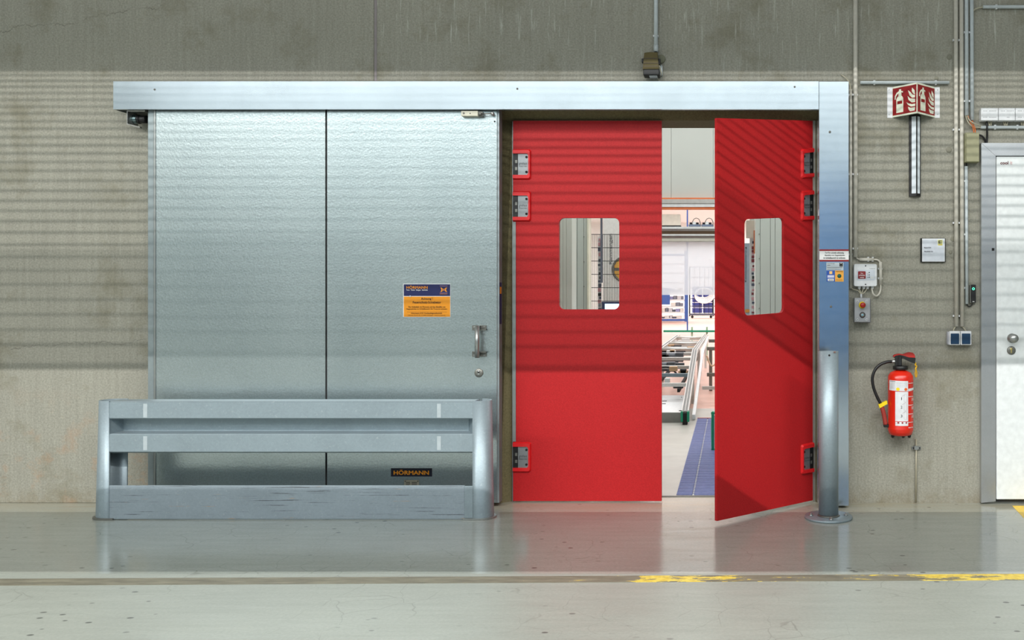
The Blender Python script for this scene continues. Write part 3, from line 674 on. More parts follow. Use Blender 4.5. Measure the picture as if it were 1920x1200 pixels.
# ------------------------------------------------------------------ bollard
dO = .38; bx = X(1553.5, dO); zt = Z(658.5, dO)
bo = thing('bollard', (bx, -dO, 0), 'galvanised tubular bollard on a round bolted base plate by the open red leaf', 'bollard')
MB().lathe([(.0575, .012), (.0575, zt), (.0525, zt), (.0525, zt-.02), (0, zt-.02)], (bx, -dO, 0), n=36).build('tube', M_GALV, bo)
MB().lathe([(.139, 0), (.139, .010), (.136, .0135), (0, .0135)], (bx, -dO, 0), n=44).build('base_plate', M_GALV, bo)
MB().lathe([(.066, .0135), (.0575, .024), (.0574, .013)], (bx, -dO, 0), n=36).build('weld_bead', M_STEELD, bo)
for k in range(4):
    a = math.radians(-88+90*k); c = (bx+.103*math.cos(a), -dO+.103*math.sin(a), .0135)
    MB().lathe([(.012, 0), (.012, .007), (.0065, .007), (.0065, .016), (0, .017)], c, n=6 if k < 0 else 8).build('anchor_bolt', M_STEEL, bo)
MB().lathe([(.006, 0), (.006, .002), (0, .002)], (bx-.002, -dO-.0565, Z(665, dO)), (0, -1, 0), 12).build('vent_hole', M_DARK, bo)
MB().pbox(1563, 659, 1567, 661.5, dO+.0545, .004).build('rust_spot', plain('rusty_zinc', (110, 84, 78), .7), bo)
# ------------------------------------------------------------------ conduits
def conduit(label, p0, p1, r, mat, clips, name='conduit', group=None):
    c = thing(name, P(*p1, .0) if p1[1] > p0[1] else P(*p0, 0), label, 'conduit', group)
    dd = r+.004
    MB().cyl(P(*p0, dd), P(*p1, dd), r, 14).build('pipe', mat, c)
    vert = abs(p0[0]-p1[0]) < abs(p0[1]-p1[1])
    for k in clips:
        m = MB(); rp = r/S(0)
        if vert:
            m.pbox(p0[0]-rp-1.7, k-1.9, p0[0]+rp+.3, k+1.9, .012, .012, .001); m.pbox(p0[0]-rp-.6, k-1.6, p0[0]-rp+1.2, k+1.6, 2*r-.002, 2*r-.004, .001); m.pbox(p0[0]+rp-1.2, k-1.6, p0[0]+rp+.6, k+1.6, 2*r-.002, 2*r-.004, .001)
        else:
            m.pbox(k-1.9, p0[1]-rp-1.7, k+1.9, p0[1]+rp+.3, .012, .012, .001); m.pbox(k-1.6, p0[1]-rp-.6, k+1.6, p0[1]-rp+1.2, 2*r-.002, 2*r-.004, .001); m.pbox(k-1.6, p0[1]+rp-1.2, k+1.6, p0[1]+rp+.6, 2*r-.002, 2*r-.004, .001)
        m.build('clip', M_WHITE, c)
    return c
s0 = S(0)
conduit('pale conduit coming down to the motion sensor above the doors', (1230, -60), (1230, 97), 3.9*s0, M_PALE, (67,))
MB().cyl(P(1230, 84, 4.0*s0+.004), P(1230, 97, 4.0*s0+.004), 4.5*s0, 14).build('conduit_sleeve', M_PALE, None, label='short sleeve on the conduit above the motion sensor', category='sleeve')
conduit('long cream conduit beside the tall side cover, ending above the control box', (1604, -60), (1604, 482), 4.2*s0, M_CREAM, (177.5, 326.5, 466))
conduit('thin cream conduit squeezed between side cover and long conduit', (1595.2, 168), (1595.2, 541), 2.6*s0, M_CREAM, (177.5, 326.5, 477))
conduit('level conduit passing behind the top of the fire extinguisher sign', (1613, 155), (1779.5, 155), 3.0*s0, M_PALE, (1639.5, 1755))
conduit('left of the two cream conduits leading to the blue sockets', (1792, -60), (1793.3, 612), 3.9*s0, M_CREAM, (75, 243, 418, 592.5), group='cream conduits to the blue sockets')
conduit('right of the two cream conduits leading to the blue sockets', (1802.3, -60), (1804.2, 612), 3.9*s0, M_CREAM, (75, 243, 418, 592.5), group='cream conduits to the blue sockets')
conduit('bluish conduit ending just above the olive junction box, left of its pair', (1812, -60), (1812.3, 216.5), 3.7*s0, M_PALE, (60.5, 189.5))
conduit('bluish conduit ending just above the olive junction box, right of its pair', (1821.7, -60), (1822.7, 225.5), 3.6*s0, M_PALE, (60.5, 189.5))
conduit('thin bluish conduit from the olive junction box down to the card reader', (1811.5, 312), (1812.7, 570), 3.1*s0, M_PALE, (339.5, 439.5, 540))
conduit('level conduit under the row of white terminal boxes', (1838.5, 238.7), (2260, 238.7), 3.0*s0, M_PALE, (1866, 1908))
conduit('level conduit in the top right corner of the wall', (1843, 13), (2260, 13), 3.2*s0, M_PALE, (1868.5,))
# cables between them
def cable(label, pts, r, mat, name='cable', sub=6, group=None):
    kw = dict(label=label, category='cable')
    if group: kw['group'] = group
    return MB().tube([P(a, b, d) for a, b, d in pts], r, 8, sub).build(name, mat, None, **kw)
cable('grey cable looping into the top right conduit', [(1824, 22, .012), (1828, 17.5, .016), (1836, 14.5, .016), (1844, 13.4, .014)], .004, M_CABLE)
cable('grey cable curving from the bluish conduit into the level conduit', [(1811, 214, .016), (1812, 222, .018), (1818, 233, .02), (1828, 238.5, .018), (1842, 239, .014)], .004, M_CABLE)
cable('second grey cable curving beside the orange wires', [(1813.5, 214, .010), (1815.5, 222, .03), (1822, 229, .034), (1830, 233, .03), (1842, 236.6, .014)], .0035, M_CABLE)
cable('left orange wire dropping into the olive junction box', [(1814, 214, .014), (1818, 226, .022), (1824, 238, .022), (1826, 249, .02)], .003, plain('orange_wire', (222, 110, 36), .5))
cable('right orange wire dropping into the olive junction box', [(1822, 224, .014), (1825, 233, .022), (1828, 241, .022), (1829, 249, .02)], .003, plain('orange_wire', (222, 110, 36), .5))
cable('black cable hanging from the terminal boxes to the white door frame', [(1850, 225, .016), (1850.5, 240, .022), (1851, 255, .012), (1850, 268, .008)], .0065, M_BLACK)
cable('black cable bending from the olive junction box to the white door frame', [(1835, 253, .02), (1841, 255, .02), (1846, 261, .012), (1848, 268, .008)], .006, M_BLACK)
cable('short black lead under the olive junction box', [(1812, 303, .015), (1812, 308, .014), (1812, 314, .014)], .004, M_BLACK)
for k, (xa, xb) in enumerate(((1853, 1855), (1857.5, 1855.5), (1860, 1858), (1881, 1884), (1885, 1886.5), (1889.5, 1888), (1914, 1916.5), (1918, 1919))):
    cable(('left', 'middle', 'right', 'left', 'middle', 'right', 'left', 'right')[k]+' thin grey lead under the '+('first', 'middle', 'third')[0 if k < 3 else (1 if k < 6 else 2)]+' white terminal box', [(xa, 227, .014), ((xa+xb)/2, 232, .018), (xb, 237.5, .014)], .003, M_CABLE, 'terminal_lead', group='leads under the terminal boxes')
cable('grey lead from the left blue socket up to its conduit', [(1787.5, 621, .018), (1789, 616, .02), (1793, 611, .016)], .0045, M_CABLE)
cable('grey lead from the right blue socket up to its conduit', [(1811, 621, .018), (1808, 616, .02), (1804, 611, .016)], .0045, M_CABLE)
cable('black loop between the thin conduit and the card reader', [(1813, 568, .012), (1814, 573, .014), (1818, 574.5, .014), (1822, 572, .012), (1823, 568, .012)], .004, M_BLACK)
cable('loose grey cable end above the side cover', [(1577, 140, .004), (1583, 144, .014), (1590, 151, .02), (1594, 160, .014), (1595, 169, .012)], .0035, M_CABLE)
# ------------------------------------------------------------------ motion sensor above the doors
ms = thing('motion_sensor', P(1222, 143, .06), 'brown hooded motion sensor on the wall above the red doors', 'sensor')
m = MB(); hood = [(1208, 99), (1233, 98.5), (1236, 128), (1204.5, 129)]
A = [P(a, b, .03) for a, b in hood]; top = [P(a, b, .105) for a, b in ((1209, 101), (1232.5, 100.5), (1235.5, 128.5), (1205, 129.5))]
m = MB(); m.slab([[P(1208, 99, .04), P(1220, 97.6, .045), P(1232.5, 98.5, .04), P(1233.5, 110, .075), P(1235.5, 129, .105), P(1205, 129.5, .105), P(1207, 110, .075)]], (0, .028, 0)); m.build('hood', plain('brown_hood', (96, 86, 52), .5, bump=.1), ms)
m = MB()
for y0 in (108.5, 117.5, 123): m.pbox(1206.5, y0, 1234.5, y0+1.6, .066+(y0-100)*.0014, .02)
m.build('hood_rib', plain('dark_brown_rib', (66, 54, 32), .5), ms)
MB().pbox(1206, 129.3, 1236, 140.5, .10, .08, .003).build('sensor_body', M_BLACK, ms)
m = MB().pbox(1217, 140.2, 1232, 142.6, .085, .06, .002); m.build('lens', M_WHITE, ms)
MB().pbox(1203, 109.5, 1207.5, 117, .06, .03, .002).pbox(1233.5, 110, 1238, 121, .06, .03, .002).build('pivot_lug', M_BLACK, ms)
MB().lathe([(8.2*s0, 0), (8.2*s0, .006), (7.6*s0, .009), (0, .009)], P(1239.5, 111, 0), (0, -1, 0), 20).build('mounting_disc', plain('wall_disc', (116, 116, 96), .7), ms)
MB().pbox(1232, 122, 1242, 141, .03, .03, .002).build('mounting_bracket', M_PALE, ms)
MB().tube([P(1236, 122, .05), P(1238, 130, .05), P(1240, 138, .045), P(1238, 143, .03), P(1230, 146, .012), P(1224, 145, .006)], .0035, 8).tube([P(1228, 141, .03), P(1232, 146, .02), P(1236, 151, .01)], .003, 8).build('sensor_cable', M_CABLE, ms)
MB().cyl(P(1230, 95, .017), P(1230, 101, .03), .005, 8).build('sensor_lead', M_BLACK, ms)
# ------------------------------------------------------------------ fire extinguisher sign
fs = thing('fire_sign', P(1713, 220, 0), 'red V-shaped fire extinguisher sign projecting from the wall above a narrow light strip', 'sign')
dA = .13
TL, BL = P(1673, 163.5), P(1673, 220.5); TA, BA = P(1719.8, 154.3, dA), P(1719.8, 212, dA); TR, BR = P(1753.2, 163.5), P(1753.2, 220.5)
def sign_side(tl, bl, tr, br, nm, flip):
    n = ((tr-tl).cross(bl-tl)).normalized(); n = n if n.y < 0 else -n
    q = lambda u, v, o=0.0: tl*(1-u)*(1-v)+tr*u*(1-v)+bl*(1-u)*v+br*u*v+n*o
    pl = MB().slab([[q(0, 0), q(1, 0), q(1, 1), q(0, 1)]], -n*.003).build('sign_panel', M_LUM, fs)
    MB().slab([[q(.02, .055, .0006), q(.97, .055, .0006), q(.97, .945, .0006), q(.02, .945, .0006)]], -n*.0004).build('red_field', M_DRED, pl)
    S_ = lambda pts, o=.0011: [q(u, v, o) for u, v in pts]
    bod = [(.17, .94-.06), (.45, .88), (.45, .42), (.43, .36), (.37, .32), (.37, .25), (.44, .26), (.44, .20), (.36, .17), (.36, .12), (.28, .13), (.28, .18), (.18, .22), (.12, .30), (.10, .40), (.14, .41), (.18, .31), (.25, .28), (.25, .32), (.19, .37), (.17, .43)]
    m = MB().slab([S_([(.17, .88), (.45, .88), (.45, .43), (.40, .35), (.22, .35), (.17, .43)])], -n*.0003)
    m.slab([S_([(.25, .355), (.38, .355), (.37, .22), (.43, .25), (.44, .20), (.36, .18), (.36, .12), (.28, .12), (.28, .19), (.26, .22)])], -n*.0003)
    m.slab([S_([(.28, .17), (.18, .22), (.11, .32), (.10, .43), (.14, .43), (.16, .34), (.21, .27), (.28, .235)])], -n*.0003)
    m.build('extinguisher_symbol', M_LUM, pl)
    MB().slab([S_([(.21, .50), (.41, .50), (.41, .60), (.21, .60)], .0016)], -n*.0003).build('symbol_band', M_DRED, pl)
    m = MB()
    for fl in ([(.80, .14), (.90, .24), (.92, .38), (.84, .34), (.79, .25)], [(.64, .20), (.74, .28), (.82, .37), (.92, .40), (.91, .48), (.80, .47), (.70, .38)],
               [(.62, .38), (.72, .48), (.92, .52), (.92, .63), (.78, .62), (.66, .52)], [(.57, .58), (.68, .64), (.80, .68), (.93, .68), (.92, .76), (.76, .75), (.64, .68)],
               [(.64, .74), (.74, .79), (.92, .79), (.90, .90), (.72, .90), (.66, .83)]): m.slab([S_(fl)], -n*.0003)
    m.build('flame_symbol', M_LUM, pl)
sign_side(TL, BL, TA, BA, 0, False); sign_side(TA, BA, TR, BR, 0, True)
MB().pbox(1663.7, 163.5, 1673.3, 221, .003, .003).build('fixing_flange', M_WHITE, fs); MB().pbox(1753, 163.5, 1762, 221, .003, .003).build('fixing_flange', M_WHITE, fs)
for q in ((1667, 168.5), (1667, 215), (1758, 168.5), (1758, 214)): screw('screw', *q, .003, .004, M_STEEL, fs, .002)
# light strip below
ls = thing('light_strip', P(1715, 368, 0), 'tall narrow black-edged strip with white faces below the fire extinguisher sign', 'wall strip')
MB().slab([[Vector((x, y, Z(368.5))) for x, y in ((X(1704), 0), (X(1704.3), -.012), (X(1718.4, .035), -.035), (X(1725.5), -.012), (X(1725.8), 0))]], (0, 0, Z(217)-Z(368.5))).build('strip_body', M_BLACK, ls)
a0, a1 = Vector((X(1704.3), -.012, 0)), Vector((X(1718.4, .035), -.035, 0)); b1 = Vector((X(1725.5), -.012, 0))
def inlay(a, b, u0, u1):
    n = Vector((-(b-a).y, (b-a).x, 0)).normalized(); n = n if n.y < 0 else -n
    pa, pb = a.lerp(b, u0)+n*.001, a.lerp(b, u1)+n*.001; za, zb = Z(363.5), Z(220)
    MB().slab([[Vector((pa.x, pa.y, za)), Vector((pb.x, pb.y, za)), Vector((pb.x, pb.y, zb)), Vector((pa.x, pa.y, zb))]], -n*.0008).build('white_inlay', plain('luminous_white', (216, 224, 230), .4), ls)
inlay(a0, a1, .33, .94); inlay(a1, b1, .22, .78)
# ------------------------------------------------------------------ framed notice
pq = thing('room_plaque', P(1750, 492, 0), 'small black framed room notice with a square E emblem on the wall', 'notice')
MB().pbox(1726.5, 446.5, 1773, 491.5, .018, .018, .001).build('plaque_frame', M_BLACK, pq)
pp = MB().pbox(1730.4, 448.7, 1770.1, 489, .0195, .001).build('plaque_sheet', plain('notice_paper', (206, 211, 219), .35), pq)
MB().pbox(1729, 447.3, 1771.5, 490.4, .0188, .0012).build('white_border', M_WHITE, pq)
MB().pbox(1758.3, 449.5, 1767.5, 460.2, .0203, .0005).build('emblem_field', plain('yellow_print', (222, 220, 150), .5), pp)
MB().pbox(1759.8, 451, 1761.5, 457, .0207, .0004).pbox(1759.8, 451, 1766, 452.1, .0207, .0004).pbox(1759.8, 453.5, 1766, 454.7, .0207, .0004).pbox(1759.8, 455.9, 1766, 457, .0207, .0004).build('emblem_letter', M_NAVYD, pp)
MB().pbox(1759.4, 458, 1766.6, 459.8, .0207, .0004).build('emblem_strip', plain('ochre_print', (190, 170, 60), .5), pp)
ptext('lettering', 'Raum 0.30', 1733, 463.2, 1745.5, 465.4, .0199, M_NAVYD, pp, .01)
ptext('lettering', 'Maschinen 4-6', 1733, 470.4, 1749, 472.6, .0199, M_NAVYD, pp, .015)
# ------------------------------------------------------------------ control box and stop button
cx = thing('control_box', P(1622, 540, 0), 'white door control box with a red close button beside the side cover', 'control box')
rslab(MB(), 1601.5, 495, 1644, 536.5, 3, .055, .055).build('box_body', M_WHITE, cx)
for q in ((1623, 498.5), (1623, 533.2)): screw('screw', *q, .055, .004, M_DARK, cx, .002)
lp = rslab(MB(), 1606.5, 506, 1640.5, 526, 2, .0562, .001).build('label_plate', plain('grey_label', (200, 206, 214), .4), cx)
bt = rslab(MB(), 1608.8, 508.6, 1623.2, 522.7, 1.6, .0585, .003).build('red_button', plain('dull_red_button', (134, 28, 32), .4), cx)
ptext('lettering', 'Tor', 1613.5, 511.2, 1618.3, 513.6, .0585, M_WINK, bt, .01); ptext('lettering', 'schließen', 1610.3, 514.6, 1621.8, 517.4, .0585, M_WINK, bt, .01)
MB().pbox(1612.5, 520, 1620, 521, .0588, .0003).build('button_line', M_WINK, bt)
m = MB()
for y0 in (510.5, 515, 519): m.pbox(1626.5, y0, 1627.8, y0+1.4, .0568, .0004); m.pbox(1629, y0-.3, 1630.8, y0+1.4, .0568, .0004)
m.build('indicator_mark', M_INK, lp)
MB().lathe([(.006, 0), (.006, .0012), (0, .0012)], P(1627, 511.2, .0562), (0, -1, 0), 12).build('indicator_lamp', M_WHITE, lp)
rslab(MB(), 1632.6, 518.2, 1638.6, 522.8, 1.2, .0572, .001).build('small_key', M_WHITE, lp)
ptext('lettering', 'Torsteuerung', 1630, 502.8, 1641, 504.6, .055, M_INK, cx, 0)
for px in (1610, 1618.5, 1625.5, 1634.5):
    MB().lathe([(.0115, 0), (.0115, .006), (.009, .007), (.009, .014), (.006, .019)], (X(px), -.026, Z(536.5)), (0, 0, -1), 12).build('cable_gland', M_WHITE, cx)
conduit('short level conduit above the control box', (1611.5, 486.5), (1638, 486.5), 3.1*s0, M_CREAM, (1628, 1636.5))
conduit('short upright conduit at the right of the control box', (1651, 491), (1651, 533.5), 3.1*s0, M_CREAM, (504, 522))
cable('grey cable from the long conduit into the short level one', [(1604, 480, .016), (1607, 484, .016), (1612, 486.5, .014)], .004, M_CREAM)
cable('cream cable bending over the control box into the upright conduit', [(1637, 486.5, .014), (1644, 487, .014), (1649, 490, .014), (1651, 494, .014)], .0055, M_CREAM)
cable('cream cable looping back up under the control box', [(1651, 531, .014), (1651, 543, .016), (1648, 551.5, .02), (1642.5, 555, .024), (1637, 550.5, .026), (1634.5, 541, .026)], .0058, M_CREAM)
cable('thin cable from the thin conduit to the stop button box', [(1595.5, 540, .012), (1601, 542.5, .02), (1609, 545, .03), (1613.5, 551, .035)], .0028, M_CABLE)
cable('thin cable from the left gland to the stop button box', [(1610, 541, .026), (1613, 546, .03), (1614.5, 552, .035)], .0028, M_CABLE)
cable('thin cable from the second gland to the stop button box', [(1618.5, 541, .026), (1617, 546, .03), (1614.8, 552, .035)], .0028, M_CABLE)
cable('thin cable from the third gland to the stop button box', [(1625.5, 541, .026), (1622, 547, .032), (1615.5, 552, .035)], .0028, M_CABLE)
eb = thing('stop_button_box', P(1617, 605, 0), 'grey box with a red emergency stop and a key switch below the control box', 'control box')
MB().pbox(1606, 561, 1632.5, 605, .055, .055, .003).build('box_body', plain('shaded_grey_casting', (124, 124, 130), .5), eb)  # darker grey stands for shade on the box side
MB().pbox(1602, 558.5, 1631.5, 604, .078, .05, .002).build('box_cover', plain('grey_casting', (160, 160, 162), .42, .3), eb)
for q in ((1607.8, 564.5), (1625.2, 564.5), (1607.8, 599.5), (1625.2, 599.5)):
    screw('cover_screw', *q, .078, .007, M_WHITE, eb, .002); 
    MB().lathe([(.003, .0), (.003, .0028), (0, .0028)], P(*q, .078), (0, -1, 0), 8).build('screw_head', M_DARK, eb)
MB().lathe([(.021, 0), (.021, .008), (0, .008)], P(1616.5, 572, .078), (0, -1, 0), 20).build('yellow_collar', M_YEL, eb)
MB().lathe([(.009, 0), (.009, .012), (.0165, .016), (.0165, .03), (.012, .035), (0, .035)], P(1616.8, 572, .086), (0, -1, 0), 20).build('stop_mushroom', plain('stop_red', (150, 22, 10), .35), eb)
MB().lathe([(.0175, 0), (.0175, .006), (.014, .008), (0, .008)], P(1617, 590.5, .078), (0, -1, 0), 20).build('key_ring', M_BLACK, eb)
MB().lathe([(.0135, 0), (.0135, .005), (.009, .005), (.009, .007), (.007, .007), (0, .007)], P(1617, 590.5, .086), (0, -1, 0), 20).build('key_switch', M_STEEL, eb)
MB().lathe([(.0055, 0), (.0055, .004), (0, .004)], P(1617, 590.5, .092), (0, -1, 0), 12).build('key_core', plain('pale_blue_core', (110, 170, 190), .35), eb)
MB().cyl(P(1614.7, 551, .04), P(1614.7, 559, .04), .0065, 12).build('cable_entry', M_WHITE, eb)
# ------------------------------------------------------------------ fire extinguisher
dE = .11; ex, sE = X(1688.5, dE), S(.11); ezb = Z(815, dE); R = 23.6*S(dE)
fe = thing('fire_extinguisher', (ex, -dE, Z(822, dE)), 'red fire extinguisher with black hose hanging on the wall right of the bollard', 'extinguisher')
hh = Z(694, dE)-ezb
MB().lathe([(0, -.004), (R*.6, -.004), (R*.9, .004), (R, .03), (R, .034), (R*1.012, .036), (R*1.012, .042), (R, .044), (R, hh-.068), (R*1.008, hh-.066), (R*1.008, hh-.06), (R, hh-.056), (R*.98, hh-.035), (R*.8, hh-.014), (R*.5, hh-.003), (R*.36, hh), (R*.36, hh+.004), (0, hh+.004)], (ex, -dE, ezb), n=72).build('cylinder_body', M_EXT, fe)
for px in (1674, 1693.7, 1705): 
    off_ = (.0 if px < 1690 or px > 1700 else -.05)
    p = P(px, 815, dE-off_*.6); MB().lathe([(.011, .012), (.011, -.008), (.009, -.016), (.004, -.02), (0, -.02)], p, n=12).build('rubber_foot', M_BLACK, fe)
zc = lambda py: Z(py, dE)
MB().lathe([(.044, 0), (.047, .004), (.047, .02), (.043, .024), (.02, .024)], (ex, -dE, zc(693)), n=10).build('valve_collar', M_BLACK, fe)
MB().box((ex-.020, -dE-.018, zc(686)), (ex+.006, -dE+.018, zc(667.5)), .004).build('valve_body', M_BLACK, fe)
q = lambda a, b: P(a, b, dE+.014)
MB().slab([[q(1675.5, 670), q(1679, 667), q(1687, 665.5), q(1694, 667), q(1704, 670), q(1715.5, 670.5), q(1717, 672), q(1715.5, 681.5), q(1711, 680.5), q(1702, 676.5), q(1694, 672.5), q(1690.5, 673), q(1690, 685), q(1679, 685), q(1679, 671.5)]], (0, .028, 0)).build('carry_handle', M_BLACK, fe)
MB().slab([[q(1675, 667.5), q(1678, 664.8), q(1686, 663.2), q(1694, 664.2), q(1700, 661.6), q(1707, 660.5), q(1712, 661.6), q(1715, 665), q(1716, 671), q(1704, 669.8), q(1694, 666.8), q(1687, 665.4), q(1680, 667), q(1676, 670)]], (0, .028, 0)).build('squeeze_lever', plain('lever_red', (176, 42, 34), .4), fe)
MB().cyl(P(1672, 677.7, dE), P(1680, 677.7, dE), .011, 12).build('hose_nut', M_STEEL, fe)
dh = .12
MB().tube([P(1673, 678, dE), P(1662, 679, dh), P(1650, 684, dh), P(1640.5, 694, dh), P(1635.8, 709, dh), P(1638, 727, dh), P(1645, 745, dh), P(1652, 758, dh)], .0095, 12).build('hose', M_BLACK, fe)
MB().tube([P(1653.5, 763, dh), P(1657, 776, dh), P(1660.5, 796, dh)], .0135, 12, 6).build('nozzle_grip', plain('nozzle_red', (150, 48, 38), .6, bump=.5, scale=120), fe)
MB().pbox(1657.5, 795, 1667, 801.5, dh+.01, .03, .003).build('nozzle_holder', M_BLACK, fe)
MB().slab([[P(1647.5, 758.5, dh+.014), P(1663, 751.5, dh+.014), P(1664, 757.5, dh+.014), P(1649.5, 765.5, dh+.014)]], (0, .03, 0)).build('hose_strap', M_YEL, fe)
MB().tube([P(1717.3, 680, dE), P(1716.2, 684, dE), P(1718.5, 687, dE), P(1717, 691, dE), P(1717.5, 695, dE)], .0055, 8).tube([P(1717.5, 695, dE), P(1716, 700, dE), P(1717, 706, dE), P(1718.6, 706, dE), P(1719, 699, dE)], .0038, 8, closed=True).build('safety_seal', plain('gold_seal', (214, 168, 40), .35, .3), fe)
# labels bent round the cylinder
def wrap(o=.0006):
    return lambda px, py: (lambda t: Vector((ex+(R+o)*math.sin(t), -dE-(R+o)*math.cos(t), Z(py, dE+.05))))(max(-1.45, min(1.45, math.asin(max(-.99, min(.99, (px-1688.5)*S(dE+.05)/R))))))
def bent(name, x0, y0, x1, y1, mat, par, o=.0013, skew=0.0, n=28):
    f = wrap(o); m = MB(); A = []
    for k in range(n+1):
        px = x0+(x1-x0)*k/n; sk = skew*k/n; A.append((m.bm.verts.new(f(px, y0+sk)), m.bm.verts.new(f(px, y1+sk))))
    for k in range(n): m.bm.faces.new((A[k][0], A[k+1][0], A[k+1][1], A[k][1]))
    return m.build(name, mat, par)
def btext(s, x0, y0, x1, y1, mat, par, bold=0.0, o=.0018):
    f = wrap(o); s_ = S(dE)
    return text('lettering', s, 0, 0, 0, x1-x0, y1-y0, mat, par, bold, warp=lambda a, b: f((x0+x1)/2+a, (y0+y1)/2-b))
la = bent('inspection_label', 1666.3, 713, 1698.2, 732, M_WHITE, fe, skew=1.0)
btext('PRÜFNACHWEIS', 1667.3, 714, 1675, 715.6, M_INK, la, .03)
for k in range(5):
    btext('Instandhaltung nach DIN', 1677.5, 716.2+k*2.0, 1696, 717.2+k*2.0, plain('grey_ink', (120, 126, 136), .6), la, 0)
    btext('Sachkunde', 1668, 718+k*2.3, 1674.5, 719.1+k*2.3, plain('grey_ink', (120, 126, 136), .6), la, 0)
f = wrap(.001)
def bdisc(px, py, r, mat, par):
    m = MB(); f = wrap(.0021); m.bm.faces.new([m.bm.verts.new(f(px+r*math.cos(a), py+r*math.sin(a))) for a in [2*math.pi*k/14 for k in range(14)]]); m.build('round_seal', mat, par)
bdisc(1679.6, 729, 3.1, M_YEL, la); bdisc(1693.8, 729.4, 2.9, plain('orange_seal_print', (214, 96, 30), .5), la)
lb = bent('instruction_label', 1675, 733.8, 1698.5, 789, M_WHITE, fe)
for s_, y0 in (('1', 744), ('2', 760), ('3', 776.5)):
    btext(s_, 1685.3 if s_ == '1' else 1684.5, y0, 1686.5 if s_ == '1' else 1687.3, y0+5, M_INK, lb, .01)
    m = MB(); f = wrap(.0018)
    m.tube([f(a, b) for a, b in ((1690.6, y0+8), (1690.4, y0-2), (1691.5, y0-5), (1694, y0-6), (1695.4, y0-4), (1695.6, y0+8))], .0005, 5, 3, closed=True)
    m.tube([f(a, b) for a, b in ((1693, y0-6), (1688.5, y0-3), (1686, y0-1))], .0005, 5, 3)
    m.build('pictogram', plain('grey_pink_ink', (168, 130, 136), .6), lb)
ld = bent('pictogram_strip', 1675.2, 790, 1698.5, 797.5, M_WHITE, fe)
for k in range(3): bent('red_square', 1678.6+k*7.4, 790.4, 1682+k*7.0, 793.2, M_DRED, ld, .0019, n=2)
lc = bent('side_print', 1698.8, 728.5, 1711.4, 733.2, M_WHITE, fe, skew=-1.6)
for y0 in (717, 742, 758, 774.5, 790, 800): btext('Pulverlöscher', 1699, y0, 1709.5, y0+2, M_WINK, lc, .03)
for y0 in (746, 762, 778): 
    for k in range(3): btext('ABC', 1705.3, y0+k*2, 1710.5, y0+1.2+k*2, M_WINK, lc, .03)
# wall bracket behind it
MB().pbox(1681, 700, 1697, 740, .036, .036, .002).build('wall_bracket', M_BLACK, fe)
# ------------------------------------------------------------------ earthing rod
er = thing('earth_rod', P(1718, 943, 0), 'thin steel rod clamped upright on the wall below the fire extinguisher', 'rod')
MB().cyl(P(1718, 823, .012), P(1717.3, 941.5, .012), 1.7*s0, 10).build('rod', plain('weathered_rod', (166, 160, 140), .55, .3), er)
MB().pbox(1710, 837, 1727, 843, .012, .012, .002).pbox(1714, 836, 1721.5, 844, .022, .02, .002).build('clamp', M_STEEL, er)
for px in (1712.8, 1724.3): MB().lathe([(.005, 0), (.005, .003), (0, .003)], P(px, 840, .012), (0, -1, 0), 10).build('clamp_screw', M_DARK, er)
# ------------------------------------------------------------------ sockets, junction boxes, reader
so = thing('double_socket', P(1799, 648, 0), 'double wall socket with two blue lids at the foot of the cream conduits', 'socket')
MB().pbox(1777, 622, 1822, 646.5, .04, .04, .004).build('socket_body', plain('grey_socket_body', (176, 178, 186), .45), so)
for px in (1780.5, 1801.5):
    MB().pbox(px, 620.8, px+20, 647, .052, .02, .003).build('socket_frame', M_WHITE, so)
    MB().pbox(px+2.3, 625.3, px+18.2, 645.3, .056, .01, .002).build('socket_lid', plain('petrol_blue_lid', (10, 52, 84), .4), so)
ob = thing('junction_box', P(1822, 305, 0), 'olive rectangular junction box under the orange wires', 'junction box')
MB().pbox(1810, 248.5, 1836.3, 304, .055, .055, .002).build('box_body', plain('olive_body', (140, 140, 108), .5), ob)
MB().pbox(1812, 250, 1836, 303, .062, .01, .002).build('box_lid', M_OLIVE, ob)
for k, (xa, xb, lb_) in enumerate(((1839.5, 1871.8, 'first white terminal box from the conduits, above the level conduit'), (1872.6, 1903.6, 'middle white terminal box in the row above the level conduit'), (1904.4, 1936, 'third white terminal box, cut by the right edge of the picture'))):
    tb = thing('terminal_box', P((xa+xb)/2, 227, 0), lb_, 'terminal box', 'white terminal boxes')
    MB().pbox(xa, 202.2, xb, 226, .05, .05, .003).build('box_body', M_WHITE, tb)
    m = MB()
    for y0 in (207.5, 219.3):
        for j in range(9):
            if k == 1 and y0 > 210 and j not in (4, 5): continue
            if j in (3,): continue
            m.pbox(xa+4+j*2.8, y0, xa+5.8+j*2.8, y0+.9, .0505, .001)
    m.build('knockout_slot', plain('slot_grey', (110, 112, 116), .6), tb)
cr = thing('card_reader', P(1824.5, 570, 0), 'slim black card reader with a green ring light beside the white door frame', 'reader')
MB().pbox(1818.5, 534.5, 1830, 568.5, .022, .022, .002).build('reader_body', M_STEELD, cr)
MB().pbox(1820.8, 533.8, 1829.8, 567.3, .028, .012, .002).build('reader_face', M_BLACK, cr)
MB().tube([P(1825.2+2.0*math.cos(a), 541.5+2.0*math.sin(a), .0285) for a in [2*math.pi*k/12 for k in range(12)]], .002, 6, 1, closed=True).build('ring_light', m_emit('green_ring_light', (90, 240, 190), 1.2), cr)
MB().pbox(1823.6, 565, 1827, 566, .0285, .001).build('reader_mark', M_WINK, cr)
